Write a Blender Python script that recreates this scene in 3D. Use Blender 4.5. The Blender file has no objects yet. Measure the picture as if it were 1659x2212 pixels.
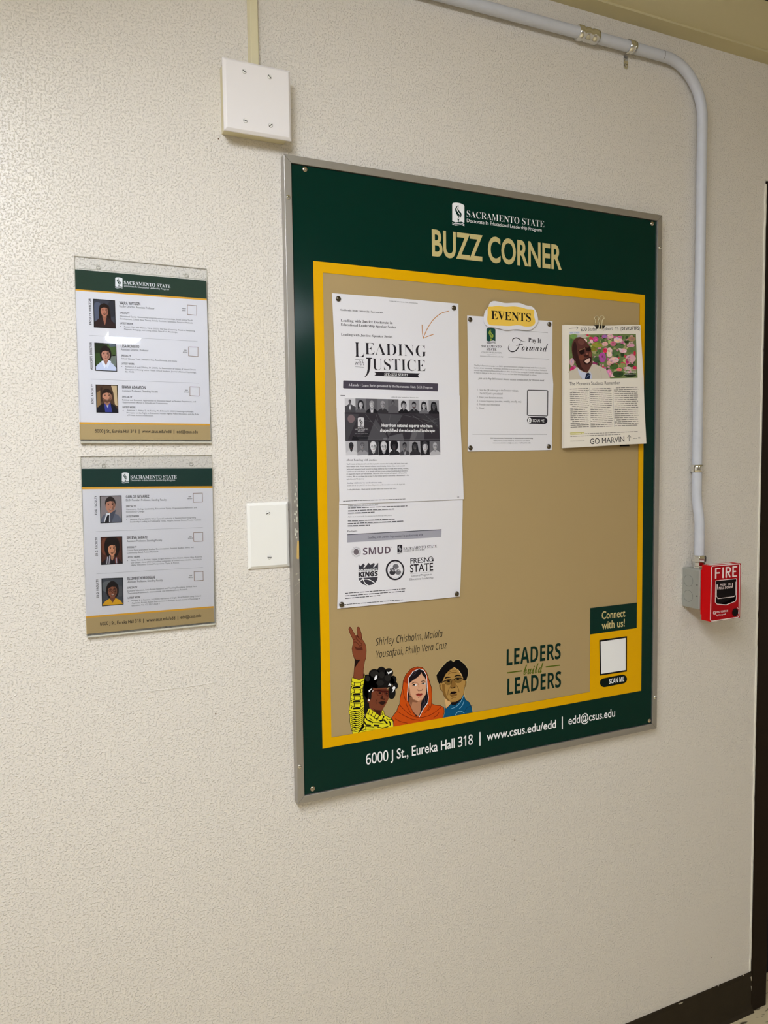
import bpy, math, random
from mathutils import Vector, Matrix

# ------------------------------------------------------------------ camera, world, exposure
SC = bpy.context.scene
COL = SC.collection
CAM = Vector((0.0, -1.38437890, 1.5))
F, YAW, PITCH, ROLL = 1659.97, 0.437405739, -0.0681696798, -0.0134032933
cy, sy, cp, sp = math.cos(YAW), math.sin(YAW), math.cos(PITCH), math.sin(PITCH)
FWD = Vector((sy*cp, cy*cp, sp)); RT0 = Vector((cy, -sy, 0)); UP0 = RT0.cross(FWD)
RT = math.cos(ROLL)*RT0 + math.sin(ROLL)*UP0
UP = -math.sin(ROLL)*RT0 + math.cos(ROLL)*UP0
cd = bpy.data.cameras.new('camera'); cam = bpy.data.objects.new('camera', cd); COL.objects.link(cam)
cd.sensor_fit = 'HORIZONTAL'; cd.sensor_width = 36; cd.lens = F/1659*36; cd.clip_start = 0.02
m = Matrix((RT, UP, -FWD)).transposed().to_4x4(); m.translation = CAM
cam.matrix_world = m
SC.camera = cam
SC.view_settings.view_transform = 'Standard'; SC.view_settings.look = 'None'
SC.view_settings.gamma = 1; SC.view_settings.use_curve_mapping = False
SC.view_settings.exposure = 0.0
w = bpy.data.worlds.new('world'); SC.world = w; w.use_nodes = True
w.node_tree.nodes['Background'].inputs[0].default_value = (0.9, 0.85, 0.75, 1)
w.node_tree.nodes['Background'].inputs[1].default_value = 0.05
LIGHT1 = 28.5    # radiance of the ceiling troffers
LIGHT2 = 13.0
LIGHT_COL = (0.93, 1.0, 1.13)

# ------------------------------------------------------------------ helpers: materials
def lin(c):
    c = c/255.0
    return c/12.92 if c <= 0.04045 else ((c+0.055)/1.055)**2.4
MATS = {}
def mat(name, rgb, rough=0.6, metal=0.0, spec=0.5, coat=0.0, k=1.0, emit=None):
    key = name
    if key in MATS: return MATS[key]
    mt = bpy.data.materials.new(name); mt.use_nodes = True
    b = mt.node_tree.nodes['Principled BSDF']
    col = tuple(min(1.0, lin(c)*k) for c in rgb)+(1,)
    b.inputs['Base Color'].default_value = col
    b.inputs['Roughness'].default_value = rough
    b.inputs['Metallic'].default_value = metal
    b.inputs['Specular IOR Level'].default_value = spec
    b.inputs['Coat Weight'].default_value = coat
    if emit:
        b.inputs['Emission Color'].default_value = emit[0]+(1,)
        b.inputs['Emission Strength'].default_value = emit[1]
    MATS[key] = mt
    return mt
def ink(rgb, gloss=0):
    """a flat printed colour; gloss 0 = office paper, 1 = vinyl poster"""
    return mat('ink_%d_%d_%d_%d' % (*rgb, gloss), rgb, 0.75 if gloss == 0 else 0.4, spec=0.15 if gloss == 0 else 0.1)
def nodes(mt):
    nt = mt.node_tree; return nt, nt.nodes, nt.links, nt.nodes['Principled BSDF']
def add_noise_bump(mt, scale, dist, strength=1.0, detail=2.0, rough=0.5, vary=None, stretch=(1, 1, 1)):
    nt, N, L, b = nodes(mt)
    tc = N.new('ShaderNodeTexCoord'); mp = N.new('ShaderNodeMapping'); mp.inputs['Scale'].default_value = stretch
    L.new(tc.outputs['Object'], mp.inputs[0])
    n = N.new('ShaderNodeTexNoise'); n.inputs['Scale'].default_value = scale; n.inputs['Detail'].default_value = detail
    n.inputs['Roughness'].default_value = rough
    L.new(mp.outputs[0], n.inputs['Vector'])
    bp = N.new('ShaderNodeBump'); bp.inputs['Strength'].default_value = strength; bp.inputs['Distance'].default_value = dist
    L.new(n.outputs['Fac'], bp.inputs['Height']); L.new(bp.outputs[0], b.inputs['Normal'])
    if vary:
        sc2, amt = vary
        n2 = N.new('ShaderNodeTexNoise'); n2.inputs['Scale'].default_value = sc2; n2.inputs['Detail'].default_value = 4
        L.new(mp.outputs[0], n2.inputs['Vector'])
        base = tuple(b.inputs['Base Color'].default_value)
        mx = N.new('ShaderNodeMix'); mx.data_type = 'RGBA'
        mx.inputs[6].default_value = tuple(c*(1-amt) for c in base[:3])+(1,)
        mx.inputs[7].default_value = tuple(min(1, c*(1+amt)) for c in base[:3])+(1,)
        L.new(n2.outputs['Fac'], mx.inputs[0]); L.new(mx.outputs[2], b.inputs['Base Color'])
    return n, bp

# ------------------------------------------------------------------ helpers: objects
def tag(o, label=None, cat=None, group=None, kind=None):
    if label: o['label'] = label
    if cat: o['category'] = cat
    if group: o['group'] = group
    if kind: o['kind'] = kind
    return o
def empty(name, loc, label=None, cat=None, group=None, kind=None):
    o = bpy.data.objects.new(name, None); COL.objects.link(o); o.location = loc
    o.empty_display_size = 0.05
    return tag(o, label, cat, group, kind)
def wpos(o):
    v = Vector((0, 0, 0))
    while o is not None:
        v += o.location; o = o.parent
    return v
class MB:
    """collects faces in world coordinates, builds one mesh object (origin moved to its parent's origin)"""
    def __init__(s): s.v = []; s.f = []; s.mi = []; s.mats = []; s.smooth = []
    def mid(s, m):
        if m not in s.mats: s.mats.append(m)
        return s.mats.index(m)
    def add(s, vs, fs, m, smooth=False):
        n = len(s.v); s.v += [tuple(v) for v in vs]; i = s.mid(m)
        for f in fs: s.f.append([n+q for q in f]); s.mi.append(i); s.smooth.append(smooth and len(f) <= 4)
    def box(s, x0, x1, y0, y1, z0, z1, m):
        vs = [(x, y, z) for x in (x0, x1) for y in (y0, y1) for z in (z0, z1)]
        s.add(vs, [(0, 1, 3, 2), (4, 6, 7, 5), (0, 4, 5, 1), (2, 3, 7, 6), (0, 2, 6, 4), (1, 5, 7, 3)], m)
    def build(s, name, parent=None, bevel=0, seg=2, loc=None):
        me = bpy.data.meshes.new(name)
        o = bpy.data.objects.new(name, me); COL.objects.link(o)
        if parent is not None:
            o.parent = parent; org = wpos(parent)
            if loc is not None: o.location = Vector(loc)-org; org = Vector(loc)
        else:
            org = Vector(loc) if loc is not None else Vector((0, 0, 0)); o.location = org
        me.from_pydata([(v[0]-org.x, v[1]-org.y, v[2]-org.z) for v in s.v], [], s.f)
        for mm in s.mats: me.materials.append(mm)
        me.polygons.foreach_set('material_index', s.mi)
        me.polygons.foreach_set('use_smooth', s.smooth)
        me.update()
        if bevel:
            b = o.modifiers.new('bevel', 'BEVEL'); b.width = bevel; b.segments = seg; b.limit_method = 'ANGLE'
            b.angle_limit = math.radians(40); b.harden_normals = False
        return o
def prism(mb, pts, d0, d1, m):
    """pts: outline in wall coordinates (x,z); d0/d1 distances from the wall; d may be a function of x,z"""
    g0 = d0 if callable(d0) else (lambda x, z: d0); g1 = d1 if callable(d1) else (lambda x, z: d1)
    n = len(pts)
    vs = [(x, -g0(x, z), z) for x, z in pts]+[(x, -g1(x, z), z) for x, z in pts]
    a = sum(pts[i][0]*pts[(i+1) % n][1]-pts[(i+1) % n][0]*pts[i][1] for i in range(n))
    front = list(range(n, 2*n)); back = list(range(n))[::-1]
    if a < 0: front.reverse(); back.reverse()
    fs = [front, back]
    for i in range(n):
        j = (i+1) % n
        fs.append((i, j, j+n, i+n) if a > 0 else (j, i, i+n, j+n))
    mb.add(vs, fs, m)
def lathe(mb, c, axis, prof, m, n=24, smooth=True):
    """prof: list of (distance along axis, radius)"""
    ax = Vector(axis).normalized(); u = ax.orthogonal().normalized(); v = ax.cross(u)
    vs = []; fs = []
    for t, r in prof:
        for k in range(n):
            a = 2*math.pi*k/n
            vs.append(Vector(c)+ax*t+(u*math.cos(a)+v*math.sin(a))*r)
    for i in range(len(prof)-1):
        for k in range(n):
            k2 = (k+1) % n
            fs.append((i*n+k, i*n+k2, (i+1)*n+k2, (i+1)*n+k))
    mb.add(vs, fs, m, smooth)
    mb.add(vs[:n], [list(range(n))[::-1]], m); mb.add(vs[-n:], [list(range(n))], m)
def tube(mb, pts, r, m, n=16):
    pts = [Vector(p) for p in pts]; vs = []; fs = []
    nrm = None
    for i, p in enumerate(pts):
        d = (pts[min(i+1, len(pts)-1)]-pts[max(i-1, 0)]).normalized()
        if nrm is None: nrm = d.orthogonal().normalized()
        nrm = (nrm-d*nrm.dot(d)).normalized(); b = d.cross(nrm)
        for k in range(n):
            a = 2*math.pi*k/n; vs.append(p+(nrm*math.cos(a)+b*math.sin(a))*r)
    for i in range(len(pts)-1):
        for k in range(n):
            k2 = (k+1) % n; fs.append((i*n+k, i*n+k2, (i+1)*n+k2, (i+1)*n+k))
    mb.add(vs, fs, m, True)
    mb.add(vs[:n], [list(range(n))[::-1]], m); mb.add(vs[-n:], [list(range(n))], m)

# ------------------------------------------------------------------ helpers: measured wall positions
def ray(px, py): return FWD*F + RT*(px-829.5) - UP*(py-1106)
class Plane:
    """a surface standing d off the wall (optionally leaning: a per metre in x, b per metre downwards)"""
    def __init__(s, d, a=0.0, b=0.0, x0=0.0, z0=0.0): s.d, s.a, s.b, s.x0, s.z0 = d, a, b, x0, z0
    def dep(s, x, z): return s.d+s.a*(x-s.x0)+s.b*(s.z0-z)
    def at(s, px, py):
        v = ray(px, py)
        # y = -(d + a(x-x0) + b(z0-z))
        k = v.y+s.a*v.x-s.b*v.z
        t = (-(s.d+s.a*(CAM.x-s.x0)+s.b*(s.z0-CAM.z))-CAM.y)/k
        P = CAM+v*t
        return (P.x, P.z)
LIFT = 0.00009
SM = {}
def conv(st, s):
    if st in ('s',): return s, 0
    tab = {'sb': (0x1D5D4, 0x1D5EE, 0x1D7EC), 'm': (0x1D5A0, 0x1D5BA, 0x1D7E2), 'mi': (0x1D608, 0x1D622, None), 'r': (0x1D400, 0x1D41A, 0x1D7CE),
           'rb': (0x1D400, 0x1D41A, 0x1D7CE), 'ri': (0x1D434, 0x1D44E, None), 'sc': (0x1D4D0, 0x1D4EA, None), 'bi': (0x1D468, 0x1D482, None)}
    U, Lw, D = tab[st]; o = ''
    if st == 'm': return ''.join(chr(D+ord(c)-48) if '0' <= c <= '9' else c for c in s), 0
    for c in s:
        if 'A' <= c <= 'Z': o += chr(U+ord(c)-65)
        elif 'a' <= c <= 'z':
            q = Lw+ord(c)-97; o += chr(0x210E if q == 0x1D455 else q)
        elif '0' <= c <= '9' and D: o += chr(D+ord(c)-48)
        else: o += c
    return o, {'r': -0.014, 'sc': -0.008}.get(st, 0)
PENDING = []      # lettering waiting for its outlines
PRINTS = []       # printed meshes waiting to be built
def outlines(keys):
    """letter outlines of many strings at once: one text curve per resolution and weight, a string per line"""
    groups = {}
    for st, t, res, off in keys:
        body, of = conv(st, t); groups.setdefault((res, of if off is None else off), []).append(((st, t, res, off), body))
    for (res, of), items in groups.items():
        c = bpy.data.curves.new('t', 'FONT'); c.body = '\n'.join(b for _, b in items); c.size = 1; c.resolution_u = res; c.fill_mode = 'FRONT'
        c.offset = of; c.space_line = 3
        ob = bpy.data.objects.new('t', c); me = bpy.data.meshes.new_from_object(ob)
        step = 3.0; lines = {}
        vy = [(q.co.x, q.co.y) for q in me.vertices]
        for p in me.polygons:
            k = int(round(-(vy[p.vertices[0]][1]-0.25)/step)); lines.setdefault(k, []).append(tuple(p.vertices))
        for k, (key, _) in enumerate(items):
            fs = lines.get(k, []); mp_ = {}; V = []; F_ = []
            for f in fs:
                for q in f:
                    if q not in mp_: mp_[q] = len(V); V.append((vy[q][0], vy[q][1]+k*step))
                F_.append(tuple(mp_[q] for q in f))
            SM[key] = (V, F_)
        bpy.data.objects.remove(ob); bpy.data.curves.remove(c); bpy.data.meshes.remove(me)
def flush():
    sts = set(p[1] for p in PENDING)
    outlines(list(dict.fromkeys([(p[1], p[2], p[3], p[4]) for p in PENDING]+[(st, 'H', 3, 0.0) for st in sorted(sts)])))
    ch = {st: max(q[1] for q in SM[(st, 'H', 3, 0.0)][0]) for st in sts}
    for mb, st, t, res, off, P0, u, ln, H, dep, z_, m in PENDING:
        v, f = SM[(st, t, res, off)]
        x0 = min(q[0] for q in v); x1 = max(q[0] for q in v); hs = H/ch[st]; xs = ln/(x1-x0); nrm = Vector((-u.y, u.x)); pts = []
        for x, y in v:
            q = P0+u*((x-x0)*xs)+nrm*(y*hs); pts.append((q.x, -(dep(q.x, q.y)+z_), q.y))
        mb.add(pts, f, m)
    for mb, name, par in PRINTS:
        o = mb.build(name, par)
        if name in ('paint_residue', 'body_print'): o['kind'] = 'stuff'

class Print:
    """flat printing on a sheet: each named part becomes one mesh lying on the sheet's plane"""
    def __init__(s, plane, parent, gloss=0): s.pl = plane; s.par = parent; s.gl = gloss; s.parts = {}; s.order = []
    def K(s, ox, oy, cw, rw=1659): s.o = (ox, oy, cw/rw); return s
    def p(s, q): return s.pl.at(s.o[0]+q[0]*s.o[2], s.o[1]+q[1]*s.o[2])
    def mb(s, part):
        if part in ('code_frame', 'divider_line', 'nail_hole', 'paint_chip', 'scan_panel_'): s.n = getattr(s, 'n', 0)+1; part = '%s#%d' % (part, s.n)
        if part not in s.parts: s.parts[part] = MB(); s.order.append(part)
        return s.parts[part]
    def raw(s, part, pts, faces, col, L):
        m = ink(col, s.gl) if not isinstance(col, bpy.types.Material) else col
        s.mb(part).add([(x, -(s.pl.dep(x, z)+L*LIFT), z) for x, z in pts], faces, m)
    def wpoly(s, part, pts, col, L):
        a = sum(pts[i][0]*pts[(i+1) % len(pts)][1]-pts[(i+1) % len(pts)][0]*pts[i][1] for i in range(len(pts)))
        idx = list(range(len(pts)))
        if a < 0: idx.reverse()
        s.raw(part, pts, [idx], col, L)
    def poly(s, part, pts, col, L=1): s.wpoly(part, [s.p(q) for q in pts], col, L)
    def rect(s, part, x0, y0, x1, y1, col, L=1): s.poly(part, [(x0, y0), (x1, y0), (x1, y1), (x0, y1)], col, L)
    def ell(s, part, cx, cy_, rx, ry, col, L=1, n=20, rot=0):
        c, q = math.cos(rot), math.sin(rot)
        s.poly(part, [(cx+rx*math.cos(a)*c-ry*math.sin(a)*q, cy_+rx*math.cos(a)*q+ry*math.sin(a)*c) for a in [2*math.pi*i/n for i in range(n)]], col, L)
    def stroke(s, part, pts, wd, col, L=1, closed=False, taper=False, smooth=0):
        if smooth:
            q = []
            P = pts
            for i in range(len(P)-1):
                a, b = P[i], P[i+1]; z = P[i-1] if i else a; e = P[i+2] if i+2 < len(P) else b
                for k in range(smooth):
                    t = k/smooth
                    q.append(tuple(0.5*(2*a[j]+(b[j]-z[j])*t+(2*z[j]-5*a[j]+4*b[j]-e[j])*t*t+(3*a[j]-z[j]-3*b[j]+e[j])*t**3) for j in (0, 1)))
            q.append(P[-1]); pts = q
        n = len(pts); A = []; B = []
        for i in range(n):
            a = pts[i-1] if (i or closed) else pts[i]; b = pts[(i+1) % n] if (i < n-1 or closed) else pts[i]
            dx, dy = b[0]-a[0], b[1]-a[1]; l = math.hypot(dx, dy) or 1
            h = wd/2
            if taper: h *= max(0.08, math.sin(math.pi*(i+0.3)/(n-0.4)))
            A.append((pts[i][0]-dy/l*h, pts[i][1]+dx/l*h)); B.append((pts[i][0]+dy/l*h, pts[i][1]-dx/l*h))
        W = [s.p(q) for q in A+B]; fs = []
        for i in range(n if closed else n-1):
            j = (i+1) % n; fs.append((i, j, j+n, i+n))
        s.raw(part, W, fs, col, L)
    def ring(s, part, cx, cy_, rx, ry, wd, col, L=1, n=28):
        s.stroke(part, [(cx+rx*math.cos(2*math.pi*i/n), cy_+ry*math.sin(2*math.pi*i/n)) for i in range(n)], wd, col, L, closed=True)
    def text(s, part, st, t, p0, p1, cap, col, L=1, res=3, off=None):
        P0 = Vector(s.p(p0)); P1 = Vector(s.p(p1)); D = P1-P0; ln = D.length
        if st == 'r' and cap <= 34: st = 'rb'
        dx, dy = p1[0]-p0[0], p1[1]-p0[1]; l = math.hypot(dx, dy)
        Q = Vector(s.p((p0[0]+dy/l*cap, p0[1]-dx/l*cap))); H = (Q-P0).length
        m = ink(col, s.gl) if not isinstance(col, bpy.types.Material) else col
        PENDING.append((s.mb(part), st, t, res, off, P0, D/ln, ln, H, s.pl.dep, L*LIFT, m))
    def greek(s, part, p0, p1, h, col, L=1, seed=1):
        """a line of print too small to read: short dashes of word length"""
        r = random.Random(seed); ln = math.hypot(p1[0]-p0[0], p1[1]-p0[1]); t = 0.0
        while t < ln:
            e = min(ln, t+h*r.uniform(1.2, 5.0)); a = t/ln; b = e/ln
            s.stroke(part, [(p0[0]+(p1[0]-p0[0])*a, p0[1]+(p1[1]-p0[1])*a-h*0.35), (p0[0]+(p1[0]-p0[0])*b, p0[1]+(p1[1]-p0[1])*b-h*0.35)], h*0.5, col, L)
            t = e+h*0.45
    def emit(s):
        for k in s.order: PRINTS.append((s.parts[k], k.split('#')[0], s.par))
        s.parts = {}; s.order = []

def torch(P, part, x0, y0, x1, y1, body, flame, L=1, dy=0.0, waves=None):
    """arched shield with flame, torch and waves; dy tilts the right side"""
    def q(u, v): return (x0+(x1-x0)*u, y0+(y1-y0)*v+dy*u)
    top = [q(0.5-0.5*math.cos(math.pi*i/10), 0.10-0.10*math.sin(math.pi*i/10)) for i in range(11)]
    P.poly(part, top+[q(1, .84), q(.75, .80), q(.5, .84), q(.25, .88), q(0, .84)], body, L)
    for pts, wd in (([(.52, .10), (.36, .20), (.30, .33), (.42, .45), (.58, .54), (.62, .64)], .13),
                    ([(.52, .16), (.46, .27), (.56, .38), (.70, .46), (.70, .58), (.60, .68)], .12),
                    ([(.36, .38), (.36, .46), (.46, .54), (.52, .62), (.50, .69)], .10)):
        P.stroke(part, [q(*a) for a in pts], (x1-x0)*wd, flame, L+1, taper=True, smooth=4)
    P.poly(part, [q(.40, .70), q(.60, .70), q(.55, .76), q(.53, .84), q(.47, .84), q(.45, .76)], flame, L+1)
    wv = waves or body
    for k in (0, 1):
        P.stroke(part, [q(0, .91+.06*k), q(.25, .945+.06*k), q(.5, .91+.06*k), q(.75, .875+.06*k), q(1, .91+.06*k)], (y1-y0)*.028, wv, L, smooth=3)

# ------------------------------------------------------------------ materials of the place
M_wall = mat('wall_paint', (230, 223, 213), 0.34, spec=0.5)
nz, bpn = add_noise_bump(M_wall, 310, 0.0013, 0.8, 2.0, 0.5, vary=(3.0, 0.012))
nt, N, L, b = nodes(M_wall)
mr = N.new('ShaderNodeMapRange'); mr.interpolation_type = 'SMOOTHSTEP'
mr.inputs['From Min'].default_value = 0.48; mr.inputs['From Max'].default_value = 0.74
L.new(nz.outputs['Fac'], mr.inputs['Value']); L.new(mr.outputs[0], bpn.inputs['Height'])
M_cream = mat('cream_paint', (222, 212, 176), 0.45)
M_ceil = mat('ceiling_paint', (222, 212, 176), 0.8, spec=0.1)
add_noise_bump(M_ceil, 300, 0.0006, 0.3)
M_trim = mat('ceiling_trim_paint', (208, 197, 158), 0.7, spec=0.1)
M_base = mat('brown_vinyl', (46, 38, 26), 0.55, spec=0.15)
add_noise_bump(M_base, 40, 0.0008, 0.4, 4, 0.6, vary=(25, 0.25))
M_door = mat('dark_bronze_paint', (32, 21, 12), 0.5, spec=0.12)
add_noise_bump(M_door, 90, 0.0005, 0.3, 3, 0.5, vary=(30, 0.12))
M_leaf = mat('navy_door_paint', (8, 12, 24), 0.45, spec=0.1)
M_alu = mat('brushed_aluminium', (172, 168, 162), 0.42, metal=0.75)
add_noise_bump(M_alu, 120, 0.0003, 0.25, 3, 0.6, vary=(60, 0.05), stretch=(1, 1, 0.08))
M_aluside = M_alu
M_chrome = mat('chrome', (225, 225, 222), 0.12, metal=1.0)
M_nickel = mat('tack_nickel', (190, 180, 165), 0.16, metal=1.0)
M_pewter = mat('dark_tack_metal', (105, 98, 88), 0.2, metal=1.0)
M_conduit = mat('conduit_paint', (203, 205, 213), 0.42, spec=0.4)
add_noise_bump(M_conduit, 300, 0.0002, 0.2, 3, 0.5, vary=(70, 0.05))
M_galv = mat('galvanised_steel', (176, 178, 172), 0.5, metal=0.55)
add_noise_bump(M_galv, 60, 0.0002, 0.2, 3, 0.5, vary=(50, 0.07))
M_plate = mat('white_nylon', (238, 233, 232), 0.32, spec=0.5)
M_plateivory = mat('white_plate', (240, 238, 232), 0.35)
M_rimshade = mat('screw_rim_shade', (120, 112, 106), 0.7)  # grey ring painting the rim shadow around each screw head
M_slot = mat('slot_black', (20, 18, 16), 0.7)
M_paper = mat('office_paper', (229, 227, 232), 0.8, spec=0.2)
add_noise_bump(M_paper, 60, 0.0008, 0.25, 3, 0.5)
M_mag = mat('magazine_paper', (238, 230, 218), 0.5, spec=0.3)
add_noise_bump(M_mag, 25, 0.002, 0.25, 2, 0.5)
M_red = mat('fire_red', (208, 4, 12), 0.5, spec=0.15)
add_noise_bump(M_red, 900, 0.0002, 0.3)
M_redface = mat('fire_red_face', (172, 2, 16), 0.4, spec=0.12)
M_blk = mat('handle_black', (14, 5, 7), 0.3, spec=0.12)
M_clip = mat('clip_black', (14, 13, 14), 0.35)
M_wire = mat('clip_wire', (236, 226, 190), 0.3, metal=0.7)
M_floor = mat('floor_vinyl', (205, 190, 155), 0.5)
nt, N, L_, b_ = nodes(M_floor)
tc = N.new('ShaderNodeTexCoord'); mp = N.new('ShaderNodeMapping'); mp.inputs['Scale'].default_value = (9, 45, 1); mp.inputs['Rotation'].default_value = (0, 0, 0.9)
v1 = N.new('ShaderNodeTexNoise'); v1.inputs['Scale'].default_value = 2.2; v1.inputs['Detail'].default_value = 3
cr = N.new('ShaderNodeValToRGB'); cr.color_ramp.elements[0].position = 0.36; cr.color_ramp.elements[0].color = (.09, .065, .035, 1)
cr.color_ramp.elements[1].position = 0.43; cr.color_ramp.elements[1].color = (lin(214), lin(198), lin(160), 1)
L_.new(tc.outputs['Object'], mp.inputs[0]); L_.new(mp.outputs[0], v1.inputs['Vector']); L_.new(v1.outputs['Fac'], cr.inputs[0]); L_.new(cr.outputs[0], b_.inputs['Base Color'])
# clear acrylic: see-through with a mirror sheen by Fresnel
M_acr = bpy.data.materials.new('clear_acrylic'); M_acr.use_nodes = True
nt = M_acr.node_tree; nt.nodes.clear()
o_ = nt.nodes.new('ShaderNodeOutputMaterial'); mx = nt.nodes.new('ShaderNodeMixShader'); tr = nt.nodes.new('ShaderNodeBsdfTransparent')
gl = nt.nodes.new('ShaderNodeBsdfGlossy'); gl.inputs['Roughness'].default_value = 0.008; fr = nt.nodes.new('ShaderNodeFresnel'); fr.inputs[0].default_value = 1.34
tr.inputs[0].default_value = (0.995, 0.997, 0.995, 1)
nt.links.new(fr.outputs[0], mx.inputs[0]); nt.links.new(tr.outputs[0], mx.inputs[1]); nt.links.new(gl.outputs[0], mx.inputs[2]); nt.links.new(mx.outputs[0], o_.inputs[0])
M_acredge = mat('acrylic_edge', (196, 192, 178), 0.15, spec=0.7)

# ------------------------------------------------------------------ the room
RX0, RX1, RY0, ZC = -2.2, 3.6, -6.8, 2.472
DX0, DX1, DZ = 1.718, 2.74, 2.186
mb = MB(); T = 0.12
for (a, b, z0, z1) in ((RX0-T, DX0, 0, ZC+T), (DX0, DX1, DZ, ZC+T), (DX1, RX1+T, 0, ZC+T)):
    mb.box(a, b, 0, T, z0, z1, M_wall)
wall = tag(mb.build('wall_front'), 'textured off-white painted wall behind the notice board', kind='structure')
for nm, bx_ in (('wall_left', (RX0-T, RX0, RY0, 0, 0, ZC)), ('wall_right', (RX1, RX1+T, RY0, 0, 0, ZC)), ('wall_back', (RX0-T, RX1+T, RY0-T, RY0, 0, ZC))):
    mb = MB(); mb.box(*bx_, M_wall); tag(mb.build(nm), 'off-white painted corridor wall out of view', kind='structure')
mb = MB(); mb.box(RX0-T, RX1+T, RY0-T, 1.6, -0.1, 0, M_floor); tag(mb.build('floor'), 'beige vinyl floor with dark streaks', kind='structure')
mb = MB(); mb.box(RX0-T, RX1+T, RY0-T, 0, ZC, ZC+T, M_ceil); tag(mb.build('ceiling'), 'cream painted ceiling', kind='structure')
mb = MB(); mb.box(RX0, RX1, -0.0405, 0, 2.467, ZC, M_trim); tag(mb.build('trim_1'), 'cream moulding strip where wall meets ceiling', kind='structure')
mb = MB(); mb.box(RX0, RX1, -0.1875, -0.1845, ZC-0.004, ZC, M_slot); tag(mb.build('trim_2'), 'dark joint line in the ceiling', kind='structure')
# baseboard: cove profile
mb = MB(); prof = [(0, 0.109), (-0.0035, 0.108), (-0.0045, 0.100), (-0.0045, 0.022), (-0.007, 0.008), (-0.013, 0.0), (0, 0.0)]
for a, b in ((RX0, 1.7225), (DX1, RX1)):
    vs = [(a, y, z) for y, z in prof]+[(b, y, z) for y, z in prof]; n = len(prof)
    mb.add(vs, [list(range(n)), list(range(n, 2*n))[::-1]]+[(i, i+n, (i+1) % n+n, (i+1) % n) for i in range(n)], M_base)
bb = tag(mb.build('baseboard_front'), 'dark brown vinyl baseboard', kind='structure')
M_spl = mat('old_paint_splash', (176, 166, 146), 0.6)
Wp = Plane(0.0048); P = Print(Wp, bb)
P.K(1459, 1900, 200, 1418)
for q in ([(40, 1900), (120, 1870), (110, 1893), (55, 1915)], [(1150, 1490), (1180, 1480), (1195, 1555), (1160, 1550)], [(1155, 1630), (1185, 1640), (1190, 1710), (1165, 1700)],
          [(770, 2140), (830, 2125), (820, 2170), (780, 2165)], [(1035, 1455), (1060, 1440), (1050, 1475), (1030, 1480)], [(645, 1622), (662, 1615), (668, 1632), (650, 1638)]):
    P.poly('paint_chip', q, M_spl, 1)
P.emit()
# door frame and leaf
dr = empty('door_1', (DX0, 0, 0), 'dark brown metal door frame with a navy door, right edge of the photo', kind='structure')
FW = 0.058; FY = -0.006
mb = MB(); mb.box(DX0+0.002, DX0+FW, FY, T+0.01, 0, DZ-0.002, M_door); mb.box(DX0+FW, DX0+FW+0.014, 0.062, T, 0, DZ-FW, M_door); mb.build('jamb', dr, 0.0015)
mb = MB(); mb.box(DX1-FW, DX1-0.002, FY, T+0.01, 0, DZ-0.002, M_door); mb.build('jamb', dr, 0.0015)
mb = MB(); mb.box(DX0+FW, DX1-FW, FY, T+0.01, DZ-FW, DZ-0.002, M_door); mb.build('header', dr, 0.0015)
mb = MB(); mb.box(DX0+FW+0.003, DX1-FW-0.003, 0.078, 0.118, 0.006, DZ-FW-0.003, M_leaf); leaf = mb.build('door_leaf', dr, 0.001)
mb = MB(); lathe(mb, (DX1-FW-0.07, 0.078, 1.0), (0, -1, 0), [(0, .03), (.006, .03), (.008, .012), (.04, .012), (.045, .026), (.065, .026), (.07, .012)], M_chrome); mb.build('door_knob', leaf)
# ragged caulk / paint edge against the door frame
M_caulk = mat('paint_edge', (252, 247, 232), 0.35)
mb = MB(); r = random.Random(4); pts = []; zz = 0.112; L1 = []; L2 = []
while zz < DZ+0.004:
    j = r.uniform(-0.0012, 0.0012); L1.append((DX0-0.0028+j, zz)); L2.append((DX0+0.0016+j+r.uniform(0, .0012), zz)); zz += r.uniform(0.012, 0.05)
for i in range(len(L1)-1):
    prism(mb, [L1[i], L2[i], L2[i+1], L1[i+1]], 0.0, 0.0022, M_caulk)
mb.build('paint_edge', wall)
# small marks on the wall
W0 = Plane(0.0003); P = Print(W0, wall); P.K(0, 0, 1659)
M_dk = mat('wall_speck', (120, 95, 75), 0.7)
for (x, y, r_) in ((466, 1542, 1.8), (1112, 1815, 1.6), (472, 300, 1.6), (1536, 2068, 1.2), (348, 361, 1.2), (472, 225, 1.0), (470, 262, 1.1), (1604, 1238, 1.0)):
    P.ell('nail_hole', x, y, r_, r_*1.1, M_dk, 1, 8)
P.emit()
mb = MB(); W0 = Plane(0.0)
for a, b in (((305, 1495), (345, 1490)), ((345, 1490), (405, 1484)), ((405, 1484), (470, 1473))):
    A = W0.at(*a); B = W0.at(*b); tube(mb, [(A[0], -0.0002, A[1]), (B[0], -0.0002, B[1])], 0.0007, M_wall, 8)
mb.build('scratch', wall)
P = Print(W0, wall); P.K(510, 1060, 160, 1609)
M_crk = mat('crack_dark', (70, 50, 38), 0.8)
for q in ([(1135, 400), (1150, 500), (1168, 620), (1160, 780), (1175, 900), (1165, 1000)],): P.stroke('wall_crack', q, 9, M_crk, 3)
for q in ([(1150, 1040), (1170, 1035), (1180, 1150), (1185, 1230), (1160, 1240), (1150, 1150)], [(1165, 1250), (1185, 1290), (1190, 1400), (1178, 1400)]): P.poly('wall_crack', q, M_crk, 3)
P.emit()

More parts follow.
